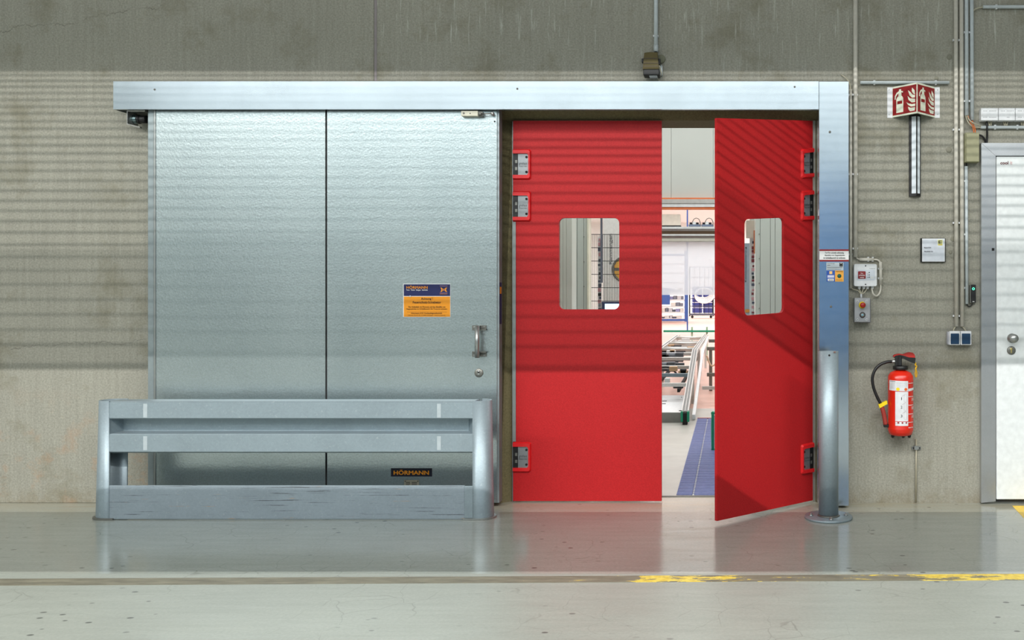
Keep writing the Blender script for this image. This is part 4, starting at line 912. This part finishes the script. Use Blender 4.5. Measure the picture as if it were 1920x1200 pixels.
# ------------------------------------------------------------------ white cold room door
cdr = thing('cold_room_door', P(1990, 938, 0), 'white insulated door in a steel frame at the right edge of the picture', 'door', kind='thing')
M_FR = m_galv('door_frame_steel', (190, 192, 194), .32, .8, 200, contrast=.04, bmp=.02)
dW = .04
MB().slab([[P(1840, 943, dW-.001), P(1840, 268.5, dW-.001), P(1867, 292.5, dW-.001), P(1867, 940, dW-.001)]], (0, .12, 0)).build('frame_jamb', M_FR, cdr)
MB().slab([[P(1840, 268, dW), P(2160, 268, dW), P(2133, 292, dW), P(1867, 292, dW)]], (0, .12, 0)).build('frame_head', M_FR, cdr)
MB().slab([[P(2160, 943, dW-.001), P(2160, 268.5, dW-.001), P(2133, 292.5, dW-.001), P(2133, 940, dW-.001)]], (0, .12, 0)).build('frame_jamb', M_FR, cdr)
MB().pbox(1864.5, 289.5, 2136, 941, dW-.012, .06).build('door_seal', M_BLACK, cdr)
MB().pbox(1868.6, 293.6, 2130, 936.5, dW+.004, .05, .003).build('door_leaf', M_WPAINT, cdr)
ptext('lettering', 'cool', 1875.5, 302.2, 1890.7, 308.6, dW+.004, plain('maroon_print', (92, 16, 20), .5), cdr, .05)
ptext('lettering', 'it', 1894, 301.8, 1898, 308.6, dW+.004, plain('pale_pink_print', (214, 178, 178), .5), cdr, .03)
kn = MB().lathe([(.029, 0), (.029, .004), (.012, .008), (.012, .03), (.024, .036), (.027, .05), (.024, .06), (0, .063)], P(1897, 634, dW+.004), (0, -1, 0), 24).build('door_knob', M_STEEL, cdr)
lk = MB().lathe([(.027, 0), (.027, .004), (.024, .007), (0, .007)], P(1896, 657, dW+.004), (0, -1, 0), 24).build('lock_rosette', M_STEELD, cdr)
p = P(1896, 657, dW+.0115); MB().lathe([(.0085, 0), (.0085, .003), (0, .003)], P(1896, 654.5, dW+.011), (0, -1, 0), 14).box((p.x-.004, p.y-.003, p.z-.016), (p.x+.004, p.y+.002, p.z+.004)).build('lock_cylinder', plain('brass_lock', (196, 180, 120), .35, .6), lk)
MB().pbox(1860, 465, 1864.5, 470, dW+.003, .004).build('strike_mark', M_DARK, cdr)
# ------------------------------------------------------------------ marking on the floor
def floor_pt(px, py): D = FD(py); return Vector(((px-XV)*D/F, D-DIST, 0))
q = [floor_pt(-475, 1087.8), floor_pt(2405, 1074), floor_pt(2405, 1085.2), floor_pt(-475, 1100.9)]
MB().slab([[Vector((v.x, v.y, .0012)) for v in q]], (0, 0, -.0011)).build('marking_line', M_TAPE, None, label='worn yellow and grey marking line painted across the floor', category='floor marking', kind='thing')
q = [floor_pt(1898, 948.5), floor_pt(1980, 948.5), floor_pt(1980, 985), floor_pt(1932, 985)]
MB().slab([[Vector((v.x, v.y, .0012)) for v in q]], (0, 0, -.0011)).build('marking_corner', plain('yellow_floor_paint', (232, 196, 74), .5, var=.15), None, label='yellow floor marking in front of the white door', category='floor marking', kind='thing')
# ------------------------------------------------------------------ what is seen behind the red doors
def W(px, py, D): return Vector(((px-XV)*D/F, D-DIST, HCAM-(py-YV)*D/F))
def wb(mb, x0, y0, x1, y1, D, th, bev=0.0):
    a, b = W(x0, y0, D), W(x1, y1, D); return mb.box((a.x, a.y, a.z), (b.x, a.y+th, b.z), bev)
# partition with a wide opening
DP = 8.1
pw_ = thing('wall_partition', (0, DP-DIST, 0), 'pale insulated partition wall behind the red doors', None, kind='structure')
zl = W(0, 371, DP).z; xo0, xo1 = W(1101, 0, DP).x, W(1416, 0, DP).x; y0 = DP-DIST
for xa, xb in ((-2.6, W(1073, 0, DP).x), (W(1073, 0, DP).x+.003, W(1082, 0, DP).x), (W(1082, 0, DP).x+.003, W(1094, 0, DP).x), (W(1094, 0, DP).x+.003, xo0), (xo1, W(1425, 0, DP).x), (W(1425, 0, DP).x+.003, W(1444, 0, DP).x), (W(1444, 0, DP).x+.003, W(1453, 0, DP).x), (W(1453, 0, DP).x+.003, W(1476, 0, DP).x), (W(1476, 0, DP).x+.003, 2.4)):
    MB().box((xa, y0, 0), (xb, y0+.1, 3.3), .001).build('wall_panel', M_PANEL, pw_)
for k in range(4):
    xa = xo0+(xo1-xo0)*k/4; MB().box((xa+.001, y0, zl), (xo0+(xo1-xo0)*(k+1)/4-.001, y0+.1, 3.3), .001).build('lintel_panel', M_PANEL, pw_)
MB().box((-2.6, y0+.11, 3.0), (-13, y0+.2, 7)).box((2.4, y0+.11, 0), (13, y0+.2, 7)).box((-2.6, y0+.11, 3.25), (2.4, y0+.2, 7)).box((-13, y0+.11, 0), (-2.6, y0+.2, 3.01)).build('wall_filler', m_hallw, pw_)
wb(MB(), 1101, 371, 1104, 930, DP-.02, .14).build('opening_edge', plain('cream_edge', (232, 226, 206), .5), pw_)
m = MB()
for px, ys in ((1078.7, (416, 463, 509, 555)), (1095, (444, 491, 537)), (1423.5, (439, 485, 531, 578))):
    for yy in ys: a = W(px, yy, DP-.002); m.box((a.x-.004, a.y-.004, a.z-.004), (a.x+.004, a.y, a.z+.004))
m.build('panel_screw', M_STEELD, pw_)
# light column casing nearer by
DC = 7.3
cs = thing('trim_casing', (W(1040, 0, DC).x, DC-DIST, 0), 'light ribbed column casing behind the closed red leaf', None, kind='structure')
for k, (a, b) in enumerate(((1010, 1030), (1030, 1050), (1050, 1055.5), (1055.5, 1062), (1062, 1072.5))):
    a_, b_ = W(a, 0, DC), W(b, 0, DC); MB().box((a_.x+.0008, DC-DIST, 0), (b_.x-.0008, DC-DIST+.2, 3.3), .001).build('casing_strip', M_PANEL2, cs)
# roller door beam below the lintel
bm_ = thing('door_beam', (-.4, DP-DIST, W(0, 452, DP-.1).z), 'pale horizontal beam of several rails hung under the partition opening', 'beam', kind='thing')
for ya, yb, th, mt, nm in ((370.5, 373.5, .05, M_COPPER, 'orange_seal'), (373.5, 381, .1, M_ALU, 'header_rail'), (381, 388, .07, M_WPAINT, 'header_rail'), (388, 392.5, .05, M_COPPER, 'orange_seal')):
    wb(MB(), 1104, ya, 1416, yb, DP-.03-th*.3, th, .001).build(nm, mt, bm_)
for ya, yb, off_, mt, nm in ((425, 429, .0, M_WPAINT, 'beam_rail'), (429, 432.6, .02, M_ALU, 'beam_rail'), (432.6, 439, .05, plain('brown_rail', (140, 116, 92), .5), 'beam_channel'), (439, 442, .0, M_WPAINT, 'beam_rail'), (442, 447, .03, M_ALU, 'beam_rail'), (447, 452.5, .01, plain('beige_rail', (206, 204, 190), .5), 'beam_rail')):
    wb(MB(), 1200, ya, 1386, yb, DP-.1+off_, .09, .001).build(nm, mt, bm_)
for px in (1205, 1381): wb(MB(), px-5, 370, px+5, 452, DP+.02, .05).build('beam_hanger', M_ALU, bm_)
DB = DP-.02
bx_ = thing('relay_box', W(1255, 425, DB), 'cream box sitting on the horizontal beam behind the doors', 'box')
wb(MB(), 1225, 401.5, 1275.5, 424.8, DB, .08, .002).build('box_body', plain('cream_box', (226, 214, 200), .5), bx_)
wb(MB(), 1225, 422.6, 1276.5, 425, DB-.004, .09, .001).build('box_foot', M_DARK, bx_)
for i, px in enumerate((1303, 1327)):
    cn = thing('cable_coupling', W(px, 425, DB), ('left' if i == 0 else 'right')+' dark cable coupling with a wire arch on the beam behind the doors', 'coupling', 'couplings on the beam')
    wb(MB(), px-12, 420.5, px+11, 424.8, DB, .06, .004).build('coupling_base', plain('blue_grey_base', (112, 124, 146), .5), cn)
    wb(MB(), px-10, 417, px-5, 420.5, DB, .04, .003).build('coupling_head', M_BLACK, cn); wb(MB(), px+2, 417, px+7, 420.5, DB, .04, .003).build('coupling_head', M_BLACK, cn)
    wb(MB(), px-4.5, 415.5, px+1.5, 421, DB, .05, .003).build('coupling_body', M_WPAINT, cn)
    MB().tube([W(px-5, 417, DB), W(px-2, 411, DB), W(px+3, 409, DB), W(px+8, 412, DB), W(px+10, 419, DB), W(px+9, 422, DB)], .0035, 6, 5).build('wire_arch', M_STEELD, cn)
# milky plastic sheet under the beam
wb(MB(), 1200, 452.5, 1386, 553, DP-.06, .008).build('plastic_sheet', M_MILKY, None, label='milky translucent plastic sheet hanging under the beam behind the doors', category='plastic sheet')
# matting, low platform
q = [floor_pt(1269.5, 931), floor_pt(1301, 931), floor_pt(1322.5, 786), floor_pt(1302, 786)]
mt_ = thing('floor_mat', floor_pt(1320, 860), 'blue grey ribbed matting on the floor just behind the red doors', 'mat')
xl, xm, xr = (-.352, -.243, .45)
ya, yb = FD(930)-DIST+.015, FD(786)-DIST
for xa, xb in ((xl, xm-.006), (xm+.006, xr)): MB().box((xa, ya, 0), (xb, yb, .008), .002).build('mat_strip', M_MAT, mt_)
MB().box((xm-.005, ya, .0), (xm+.005, yb, .004)).build('mat_seam', M_WHITE, mt_)
MB().box((xl, yb, 0), (xr, yb+.04, .012)).build('mat_edge', plain('red_brown_edge', (150, 70, 66), .6), mt_)
m = MB(); yy = ya+.02
while yy < yb-.02: m.box((xl+.004, yy, .0078), (xr-.01, yy+.008, .0105)); yy += .05
m.build('mat_rib', plain('mat_rib_blue', (96, 106, 152), .6), mt_, kind='stuff')
DF = FD(792); pf = thing('low_platform', (-1.0, DF-DIST, 0), 'low white steel platform on the pale floor in front of the conveyor', 'platform')
xr = W(1282, 0, DF).x
MB().box((-2.3, DF-DIST, 0), (xr, DF-DIST+1.6, .098)).build('platform_plinth', plain('grey_plinth', (140, 142, 138), .6), pf)
MB().box((-2.3, DF-DIST-.004, .098), (xr+.004, DF-DIST+1.62, .106), .002).build('platform_top', M_WPAINT, pf)
m = MB()
for px, py, wd in ((1276, 770, 6), (1246, 752, 9), (1245, 757, 7), (1278, 745, 2)):
    a = W(px, py, (HCAM-.106)*F/(py-YV)); m.box((a.x-wd*.0028, a.y-.03, .1058), (a.x+wd*.0028, a.y+.03, .1075))
m.build('platform_mark', M_DARK, pf)
# conveyor
cv = thing('conveyor', (-.72, 5.5, 0), 'pale chain conveyor rising from the low platform into the bright hall', 'conveyor')
def rail(xc, wd, hs, pts, nm, mat):                  # pts (D, z)
    m = MB()
    for dx, w2, dz in hs:
        A = []
        for D, z in pts: A.append([m.bm.verts.new((xc+dx-w2/2, D-DIST, z+dz)), m.bm.verts.new((xc+dx+w2/2, D-DIST, z+dz)), m.bm.verts.new((xc+dx+w2/2, D-DIST, z+dz-.05)), m.bm.verts.new((xc+dx-w2/2, D-DIST, z+dz-.05))])
        for a, b in zip(A, A[1:]):
            for k in range(4): m.bm.faces.new((a[k], a[(k+1) % 4], b[(k+1) % 4], b[k]))
        m.bm.faces.new(A[0]); m.bm.faces.new(A[-1][::-1])
    return m.build(nm, mat, cv)
path = [(9.1, .13), (11.6, .607), (16.9, .60)]
rail(-.463, .06, [(-.031, .008, .012), (.031, .008, .012), (0, .006, .010)], path, 'side_rail', M_ALU)
rail(-.463, .06, [(-.015, .022, .002), (.015, .022, .002)], path, 'chain_track', plain('grey_chain', (112, 116, 114), .45, .3))
rail(-.986, .06, [(-.024, .014, .012), (.024, .014, .012)], [(10.9, .50), (12.0, .575), (16.9, .585)], 'side_rail', M_ALU)
rail(-.986, .06, [(0, .03, 0)], [(10.9, .50), (12.0, .575), (16.9, .585)], 'chain_track', plain('grey_chain', (150, 154, 150), .45, .3))
rail(-.388, .05, [(0, .032, 0)], [(9.4, .06), (12.5, .56), (15.4, .63)], 'cable_duct', M_WPAINT)
zat = lambda D: .13+(.477)*(D-9.1)/2.5 if D < 11.6 else .6
for D in (10.25, 10.65, 11.0, 11.4, 11.9, 12.6, 13.3, 14.2, 15.2, 16.3):
    z = zat(D)-.05; MB().box((-1.35 if D < 11.8 else -.97, D-DIST, z-.03), (-.48, D-DIST+.045, z+.012), .003).build('cross_bar', M_ALU if D != 10.65 else plain('blue_grey_bar', (120, 140, 150), .4), cv)
random.seed(21)
for D in (10.4, 10.85, 11.2, 11.6, 12.0, 12.35, 12.8, 13.1, 13.7, 14.5, 15.6):
    for k in range(3):
        xx = random.uniform(-.93, -.55); z = zat(D)-random.uniform(.03, .11); wd = random.uniform(.03, .09)
        MB().box((xx-wd, D-DIST, z-.035), (xx+wd, D-DIST+.07, z+.025), .006).build('drive_unit', plain(*random.choice((('motor_grey', (84, 90, 96), .5), ('black_plastic', (18, 18, 19), .45), ('pale_bracket', (206, 210, 210), .4), ('tan_fitting', (188, 156, 120), .5)))), cv)
for xx in (-.9, -.6): MB().box((xx-.015, 10.3-DIST, .2), (xx+.015, 16-DIST, .24)).build('frame_beam', M_DARK, cv)
for D, xa in ((11.15, -.85), (11.75, -.78), (12.9, -.83), (14.6, -.80)):
    z = zat(D)-.09; MB().cyl((xa-.13, D-DIST, z), (xa+.1, D-DIST, z), .06, 14).box((xa+.06, D-DIST-.06, z-.06), (xa+.16, D-DIST+.06, z+.06), .004).build('drive_motor', plain('motor_grey', (84, 90, 96), .5), cv)
for D in (12.2, 13.8, 15.8):
    z = zat(D)-.01; MB().cyl((-.95, D-DIST, z), (-.5, D-DIST, z), .022, 10).build('roller', M_ALU, cv)
for D in (10.9, 13, 16.5):
    for xx in (-.986, -.463): MB().box((xx-.02, D-DIST-.02, 0), (xx+.02, D-DIST+.02, zat(D)-.06)).build('support_leg', M_ALU, cv)
for xx in (-.495, -.431): MB().box((xx-.012, 9.06-DIST, .03), (xx+.012, 9.14-DIST, .135), .004).build('end_cap', M_GREEN, cv)
MB().box((-.488, 9.07-DIST, 0), (-.438, 9.16-DIST, .12), .004).build('end_foot', M_DARK, cv)
MB().tube([(-.95, 11.0-DIST, .30), (-.88, 10.95-DIST, .42), (-.75, 10.9-DIST, .44), (-.66, 10.95-DIST, .36)], .012, 8).build('drive_cable', M_BLACK, cv)
# frame beside the conveyor
mf = thing('machine_frame', (.1, 7.5, 0), 'dark low machine frame with cables right of the conveyor', 'machine')
for D, z in ((12.4, .56), (12.4, .20), (13.4, .62)): MB().box((-.33, D-DIST, z), (.9, D-DIST+.05, z+.05), .004).build('frame_bar', M_STEELD, mf)
for xx in (-.30, -.12, .3, .85): MB().box((xx, 12.41-DIST, 0), (xx+.045, 12.44-DIST, .59), .003).build('frame_post', M_STEELD, mf)
MB().box((-.2, 12.5-DIST, .24), (.7, 13.2-DIST, .52), .01).build('machine_body', plain('brown_grey_machine', (128, 112, 104), .5), mf)
MB().tube([(-.33, 12.3-DIST, .50), (-.27, 12.3-DIST, .36), (-.2, 12.3-DIST, .40), (-.17, 12.3-DIST, .55), (-.1, 12.3-DIST, .5), (-.05, 12.3-DIST, .3)], .012, 8).build('cable_bunch', plain('beige_hose', (214, 188, 160), .5), mf)
MB().box((-.35, 11-DIST, .16), (.9, 11.04-DIST, .2)).build('lower_bar', M_ALU, mf)
# green guard rail and posts
gr = thing('guard_rail', (-.9, 18.4-DIST, 0), 'thin green guard rail on pale posts crossing behind the conveyor', 'rail')
a, b = W(1244, 621, 18.4), W(1420, 621, 18.4)
MB().box((a.x, a.y-.02, a.z-.02), (b.x, a.y+.02, a.z+.02), .004).build('rail_bar', M_GREEN, gr)
for px in (1297.5, 1325.5, 1400): p = W(px, 613, 18.42); MB().box((p.x-.02, p.y, 0), (p.x+.02, p.y+.04, p.z)).build('rail_post', plain('pale_green_post', (170, 196, 170), .5), gr)
DG = FD(846); gp = thing('guard_post', (W(1345, 0, DG).x, DG-DIST, 0), 'green hoop guard standing on the matting, half hidden by the open leaf', 'guard post')
a = W(1336.5, 846, DG); MB().tube([(a.x, a.y, .30), (a.x, a.y, .03), (a.x+.02, a.y, .012), (a.x+.3, a.y, .012), (a.x+.32, a.y, .03), (a.x+.32, a.y, .30), (a.x+.3, a.y, .32), (a.x+.02, a.y, .32)], .012, 10, 3, closed=True).build('hoop', M_GREEN, gp)
MB().box((a.x+.01, a.y-.004, .03), (a.x+.31, a.y+.004, .3)).build('hoop_panel', M_ALU, gp)
# far racks
DR = 50.0
rk = thing('storage_rack', W(1260, 603, DR), 'blue framed rack of white goods far behind the conveyor', 'rack')
for px in (1286.5, 1188): wb(MB(), px-3, 470, px+3, 603.5, DR, .2).build('rack_post', M_BLUE, rk)
for py in (600, 478): wb(MB(), 1188, py-2, 1287, py+2, DR+.02, .1).build('rack_beam', M_BLUE, rk)
for py in (586, 575.5, 563, 548, 530, 512, 495): wb(MB(), 1190, py-1.4, 1284, py+1.2, DR+.03, .8).build('rack_shelf', M_WPAINT, rk)
wb(MB(), 1230, 540, 1256, 571, DR-.05, .05).build('blue_panel', M_BLUE, rk)
random.seed(3); ORD = ('first', 'second', 'third', 'fourth', 'fifth', 'sixth', 'seventh', 'eighth', 'ninth', 'tenth'); CN = {200: 'light grey', 120: 'slate', 150: 'lilac grey', 226: 'cream', 90: 'dark grey'}
for row, py in enumerate((600, 586, 575.5, 563, 548)):
    k_ = 0; px = 1240 if py != 575.5 else 1258
    while px < 1278:
        wd = min(random.uniform(5, 10), 1282-px); c = random.choice(((200, 200, 205), (120, 126, 140), (150, 150, 190), (226, 222, 214), (90, 96, 110)))
        g = thing('stored_goods', W(px+wd/2, py-1.4-(row == 0), DR), CN[c[0]]+' goods, '+ORD[k_]+' from the left on shelf level '+ORD[row]+' of the far rack', 'goods', 'goods on the far rack')
        wb(MB(), px, py-1.5-random.uniform(4, 7.5), px+wd-1, py-1.5-1.2*(row == 0), DR+.1, .5, .01).build('goods_body', plain('goods_%d_%d' % (c[0], c[2]), c, .5), g); px += wd; k_ += 1
DK = 58.0
rc = thing('roll_cage', W(1317, 596, DK), 'dark roll cage holding blue crates far behind the conveyor', 'roll cage')
for px in (1293, 1337, 1366): wb(MB(), px-1.2, 500, px+1.2, 593, DK, .06).build('cage_post', M_DARK, rc)
for py in (589, 574, 560, 540, 520, 501): wb(MB(), 1293, py-.7, 1366, py+.7, DK-.02, .02).build('cage_bar', plain('cage_grey', (90, 94, 110), .5), rc)
for px in (1302, 1312, 1321, 1329, 1345, 1356): wb(MB(), px-.4, 501, px+.4, 588, DK+.002, .03).build('cage_wire', M_DARK, rc)
wb(MB(), 1292, 588, 1367, 591.5, DK-.05, .9).build('cage_base', plain('cage_grey', (90, 94, 110), .5), rc)
for px in (1298, 1333, 1361): MB().cyl(W(px, 594, DK-.1), W(px, 594, DK)+Vector((0, .12, 0)), .09, 12).build('caster', M_DARK, rc)
for i, py in enumerate((587, 577, 567, 557, 547)):
    for j, px in enumerate((1298, 1318, 1342)):
        g = thing('plastic_crate', W(px+9, py, DK), 'blue crate in the far roll cage, '+('left', 'middle', 'right')[j]+' stack, '+ORD[i]+' layer from the bottom', 'crate', 'crates in the far roll cage')
        wb(MB(), px, py-8.6, px+18, py-.2, DK+.1, .6, .02).build('crate_body', plain('crate_blue', (72, 84, 170), .5), g); wb(MB(), px-.6, py-9.4, px+18.6, py-8.2, DK+.09, .64, .01).build('crate_rim', plain('crate_blue', (72, 84, 170), .5), g)
hc = thing('hose_coil', W(1319, 566, DK-.3), 'coil of white hose hung on the far roll cage', 'hose')
for k in range(6):
    r1, r2 = 14+k*.7, 8.5+k*1.1; c = (1318+k*.5, 550+k*.9)
    MB().tube([W(c[0]+r1*math.cos(a), c[1]+r2*math.sin(a), DK-.12-k*.05) for a in [2*math.pi*j/16 for j in range(16)]], .035, 6, 2, closed=True).build('hose_loop', M_WPAINT, hc)
# through the window of the closed leaf: mesh fence, post, board, monitor
DM = 11.6
mf_ = thing('mesh_fence', W(1150, 600, DM)*1, 'white and black wire mesh fence seen through the closed leaf window', 'fence')
mf_.location.z = 0
m = MB(); px = 1105.5
while px < 1200: wb(m, px-.35, 439, px+.35, 880, DM, .006); px += 3.1
m.build('upright_wire', M_DARK, mf_, kind='stuff')
for k in range(18):
    py = 439.5+k*25; 
    if py < 880: wb(MB(), 1104, py-.55, 1200, py+.55, DM-.006, .006).build('cross_wire', M_DARK, mf_)
for px in (1104, 1200): a = W(px, 0, DM); MB().box((a.x-.02, a.y, 0), (a.x+.02, a.y+.04, W(0, 437, DM).z)).build('fence_post', M_ALU, mf_)
a = W(1127.5, 400, 11.2); MB().box((a.x-.012, a.y, W(0, 530, 11.2).z), (a.x+.012, a.y+.03, 7.0)).build('hanging_post', plain('slate_post', (96, 102, 116), .5), None, label='slate coloured post hanging before the mesh fence', category='post')
sp = thing('cable_stack', W(1124, 0, 11.5)*1, 'stack of dark connectors on a white upright behind the mesh fence', 'connector column'); sp.location.z = 0
a = W(1124, 560, 11.9); MB().box((a.x-.025, a.y, 0), (a.x+.025, a.y+.04, 2.1)).build('upright', M_WPAINT, sp)
random.seed(11)
py = 447
while py < 580:
    h_ = random.uniform(3, 7); wb(MB(), 1121.3+random.random()*2, py, 1126+random.random()*1.5, py+h_, 11.88, .03, .002).build('connector', plain(*random.choice((('slate_conn', (70, 76, 96), .5), ('grey_conn', (140, 144, 156), .5), ('black_plastic', (18, 18, 19), .45), ('pink_conn', (200, 150, 156), .5)))), sp); py += h_+random.uniform(1, 5)
DS = 12.4
sb = thing('sign_board', W(1160, 600, DS)*1, 'white board lettered Rammingen with a round yellow sign behind the mesh fence', 'sign'); sb.location.z = 0
wb(MB(), 1131, 380, 1210, 640, DS, .03).build('board', m_hallw, sb)
for px in (1136, 1206): a = W(px, 640, DS); MB().box((a.x-.02, a.y+.005, 0), (a.x+.02, a.y+.03, a.z)).build('board_leg', M_ALU, sb)
a = W(1145.5, 467, DS); text('lettering', 'Rammingen', a.x, a.z, a.y-.002, 57*DS/F, 7*DS/F, plain('grey_lettering', (84, 88, 96), .5), sb, .01, rot=math.pi/2)
c = W(1172, 505, DS); rr = DS/F
MB().lathe([(25*rr, 0), (25*rr, .008), (21*rr, .008), (21*rr, .004), (0, .004)], (c.x, c.y, c.z), (0, -1, 0), 36).build('sign_ring', plain('grey_ring', (110, 108, 100), .5), sb)
m = MB()
for t0, t1 in ((8, 172), (188, 352)):
    m.slab([[Vector((c.x+20.6*rr*math.cos(math.radians(t0+(t1-t0)*k/14)), c.y-.007, c.z+20.6*rr*math.sin(math.radians(t0+(t1-t0)*k/14)))) for k in range(15)]], (0, .004, 0))
m.build('sign_field', plain('amber_field', (232, 178, 78), .5), sb)
DN = 8.9
mn = thing('monitor', W(1150, 640, DN)*1, 'blue framed monitor on a stand seen at the foot of the closed leaf window', 'monitor'); mn.location.z = 0
wb(MB(), 1128, 565.5, 1196, 612, DN, .04, .004).build('monitor_frame', plain('navy_frame', (44, 56, 96), .4), mn)
wb(MB(), 1134, 569.5, 1190, 607, DN-.002, .004).build('screen', m_emit('lit_screen', (214, 232, 250), .9), mn)
wb(MB(), 1155, 612, 1168, 640, DN+.01, .03).build('monitor_neck', M_STEELD, mn)
a = W(1161, 640, DN); MB().box((a.x-.03, a.y, 0), (a.x+.03, a.y+.05, a.z+.1)).box((a.x-.2, a.y-.15, 0), (a.x+.2, a.y+.2, .02)).build('monitor_stand', M_STEELD, mn)
# through the window of the open leaf
bd = thing('info_panel', W(1400, 600, 9.2)*1, 'pale blue lettered panel seen through the open leaf window', 'panel'); bd.location.z = 0
wb(MB(), 1385, 456, 1407, 600, 9.2, .03).build('panel_board', plain('pale_blue_board', (170, 184, 200), .5), bd)
a = W(1398.5, 496, 9.2); text('lettering', 'Kommissionierung', a.x, a.z, a.y-.002, 66*9.2/F, 3.4*9.2/F, M_INK, bd, .01, rot=math.pi/2)
wb(MB(), 1397, 580, 1406, 586, 9.19, .005).build('orange_arrow', plain('arrow_orange', (226, 150, 60), .5), bd)
a = W(1390, 600, 9.2); MB().box((a.x-.02, a.y+.005, 0), (a.x+.02, a.y+.03, a.z+.02)).build('panel_leg', M_ALU, bd)
ct = thing('cable_duct', W(1411, 0, 8.5)*1, 'white cable trunk with plugs at the edge of the partition opening', 'cable trunk'); ct.location.z = 0
a = W(1411.5, 0, 8.5); MB().box((a.x-.03, a.y, 0), (a.x+.018, a.y+.04, 2.4)).build('trunk', M_WPAINT, ct)
wb(MB(), 1399, 413, 1414, 446, 8.45, .06, .004).build('trunk_box', plain('cream_box', (226, 214, 200), .5), ct)
wb(MB(), 1413.5, 432, 1416, 475, 8.44, .05).build('orange_seal', M_COPPER, ct)
random.seed(5); py = 452
while py < 590:
    h_ = random.uniform(2.5, 6); wb(MB(), 1409+random.random()*2, py, 1413+random.random()*2, py+h_, 8.48, .03, .002).build('plug', plain(*random.choice((('slate_conn', (70, 76, 96), .5), ('maroon_plug', (120, 40, 50), .5), ('black_plastic', (18, 18, 19), .45), ('pink_conn', (200, 150, 156), .5)))), ct); py += h_+random.uniform(1, 6)
# beam and lights far away in the hall, visible in the slot between the rails
hb = thing('hall_post', W(1289, 400, 22)*1, 'slim blue steel post in the middle of the bright hall', 'post'); hb.location.z = 0
wb(MB(), 1287.5, 330, 1290, 620, 22, .06).build('post_shaft', M_BLUE, hb)
MB().box((W(1288.7, 0, 22).x-.08, 22-DIST-.05, 0), (W(1288.7, 0, 22).x+.08, 22-DIST+.11, .02)).build('post_foot', M_BLUE, hb)

# a thing that is one mesh keeps its parts in place: children of a moved mesh are moved back
for o in C.objects:
    if o.parent is not None and o.parent.parent is None and o.parent.type == 'MESH' and o.parent.get('_o'):
        o.location = -Vector(o.parent.location)
for o in C.objects:
    if '_o' in o: del o['_o']
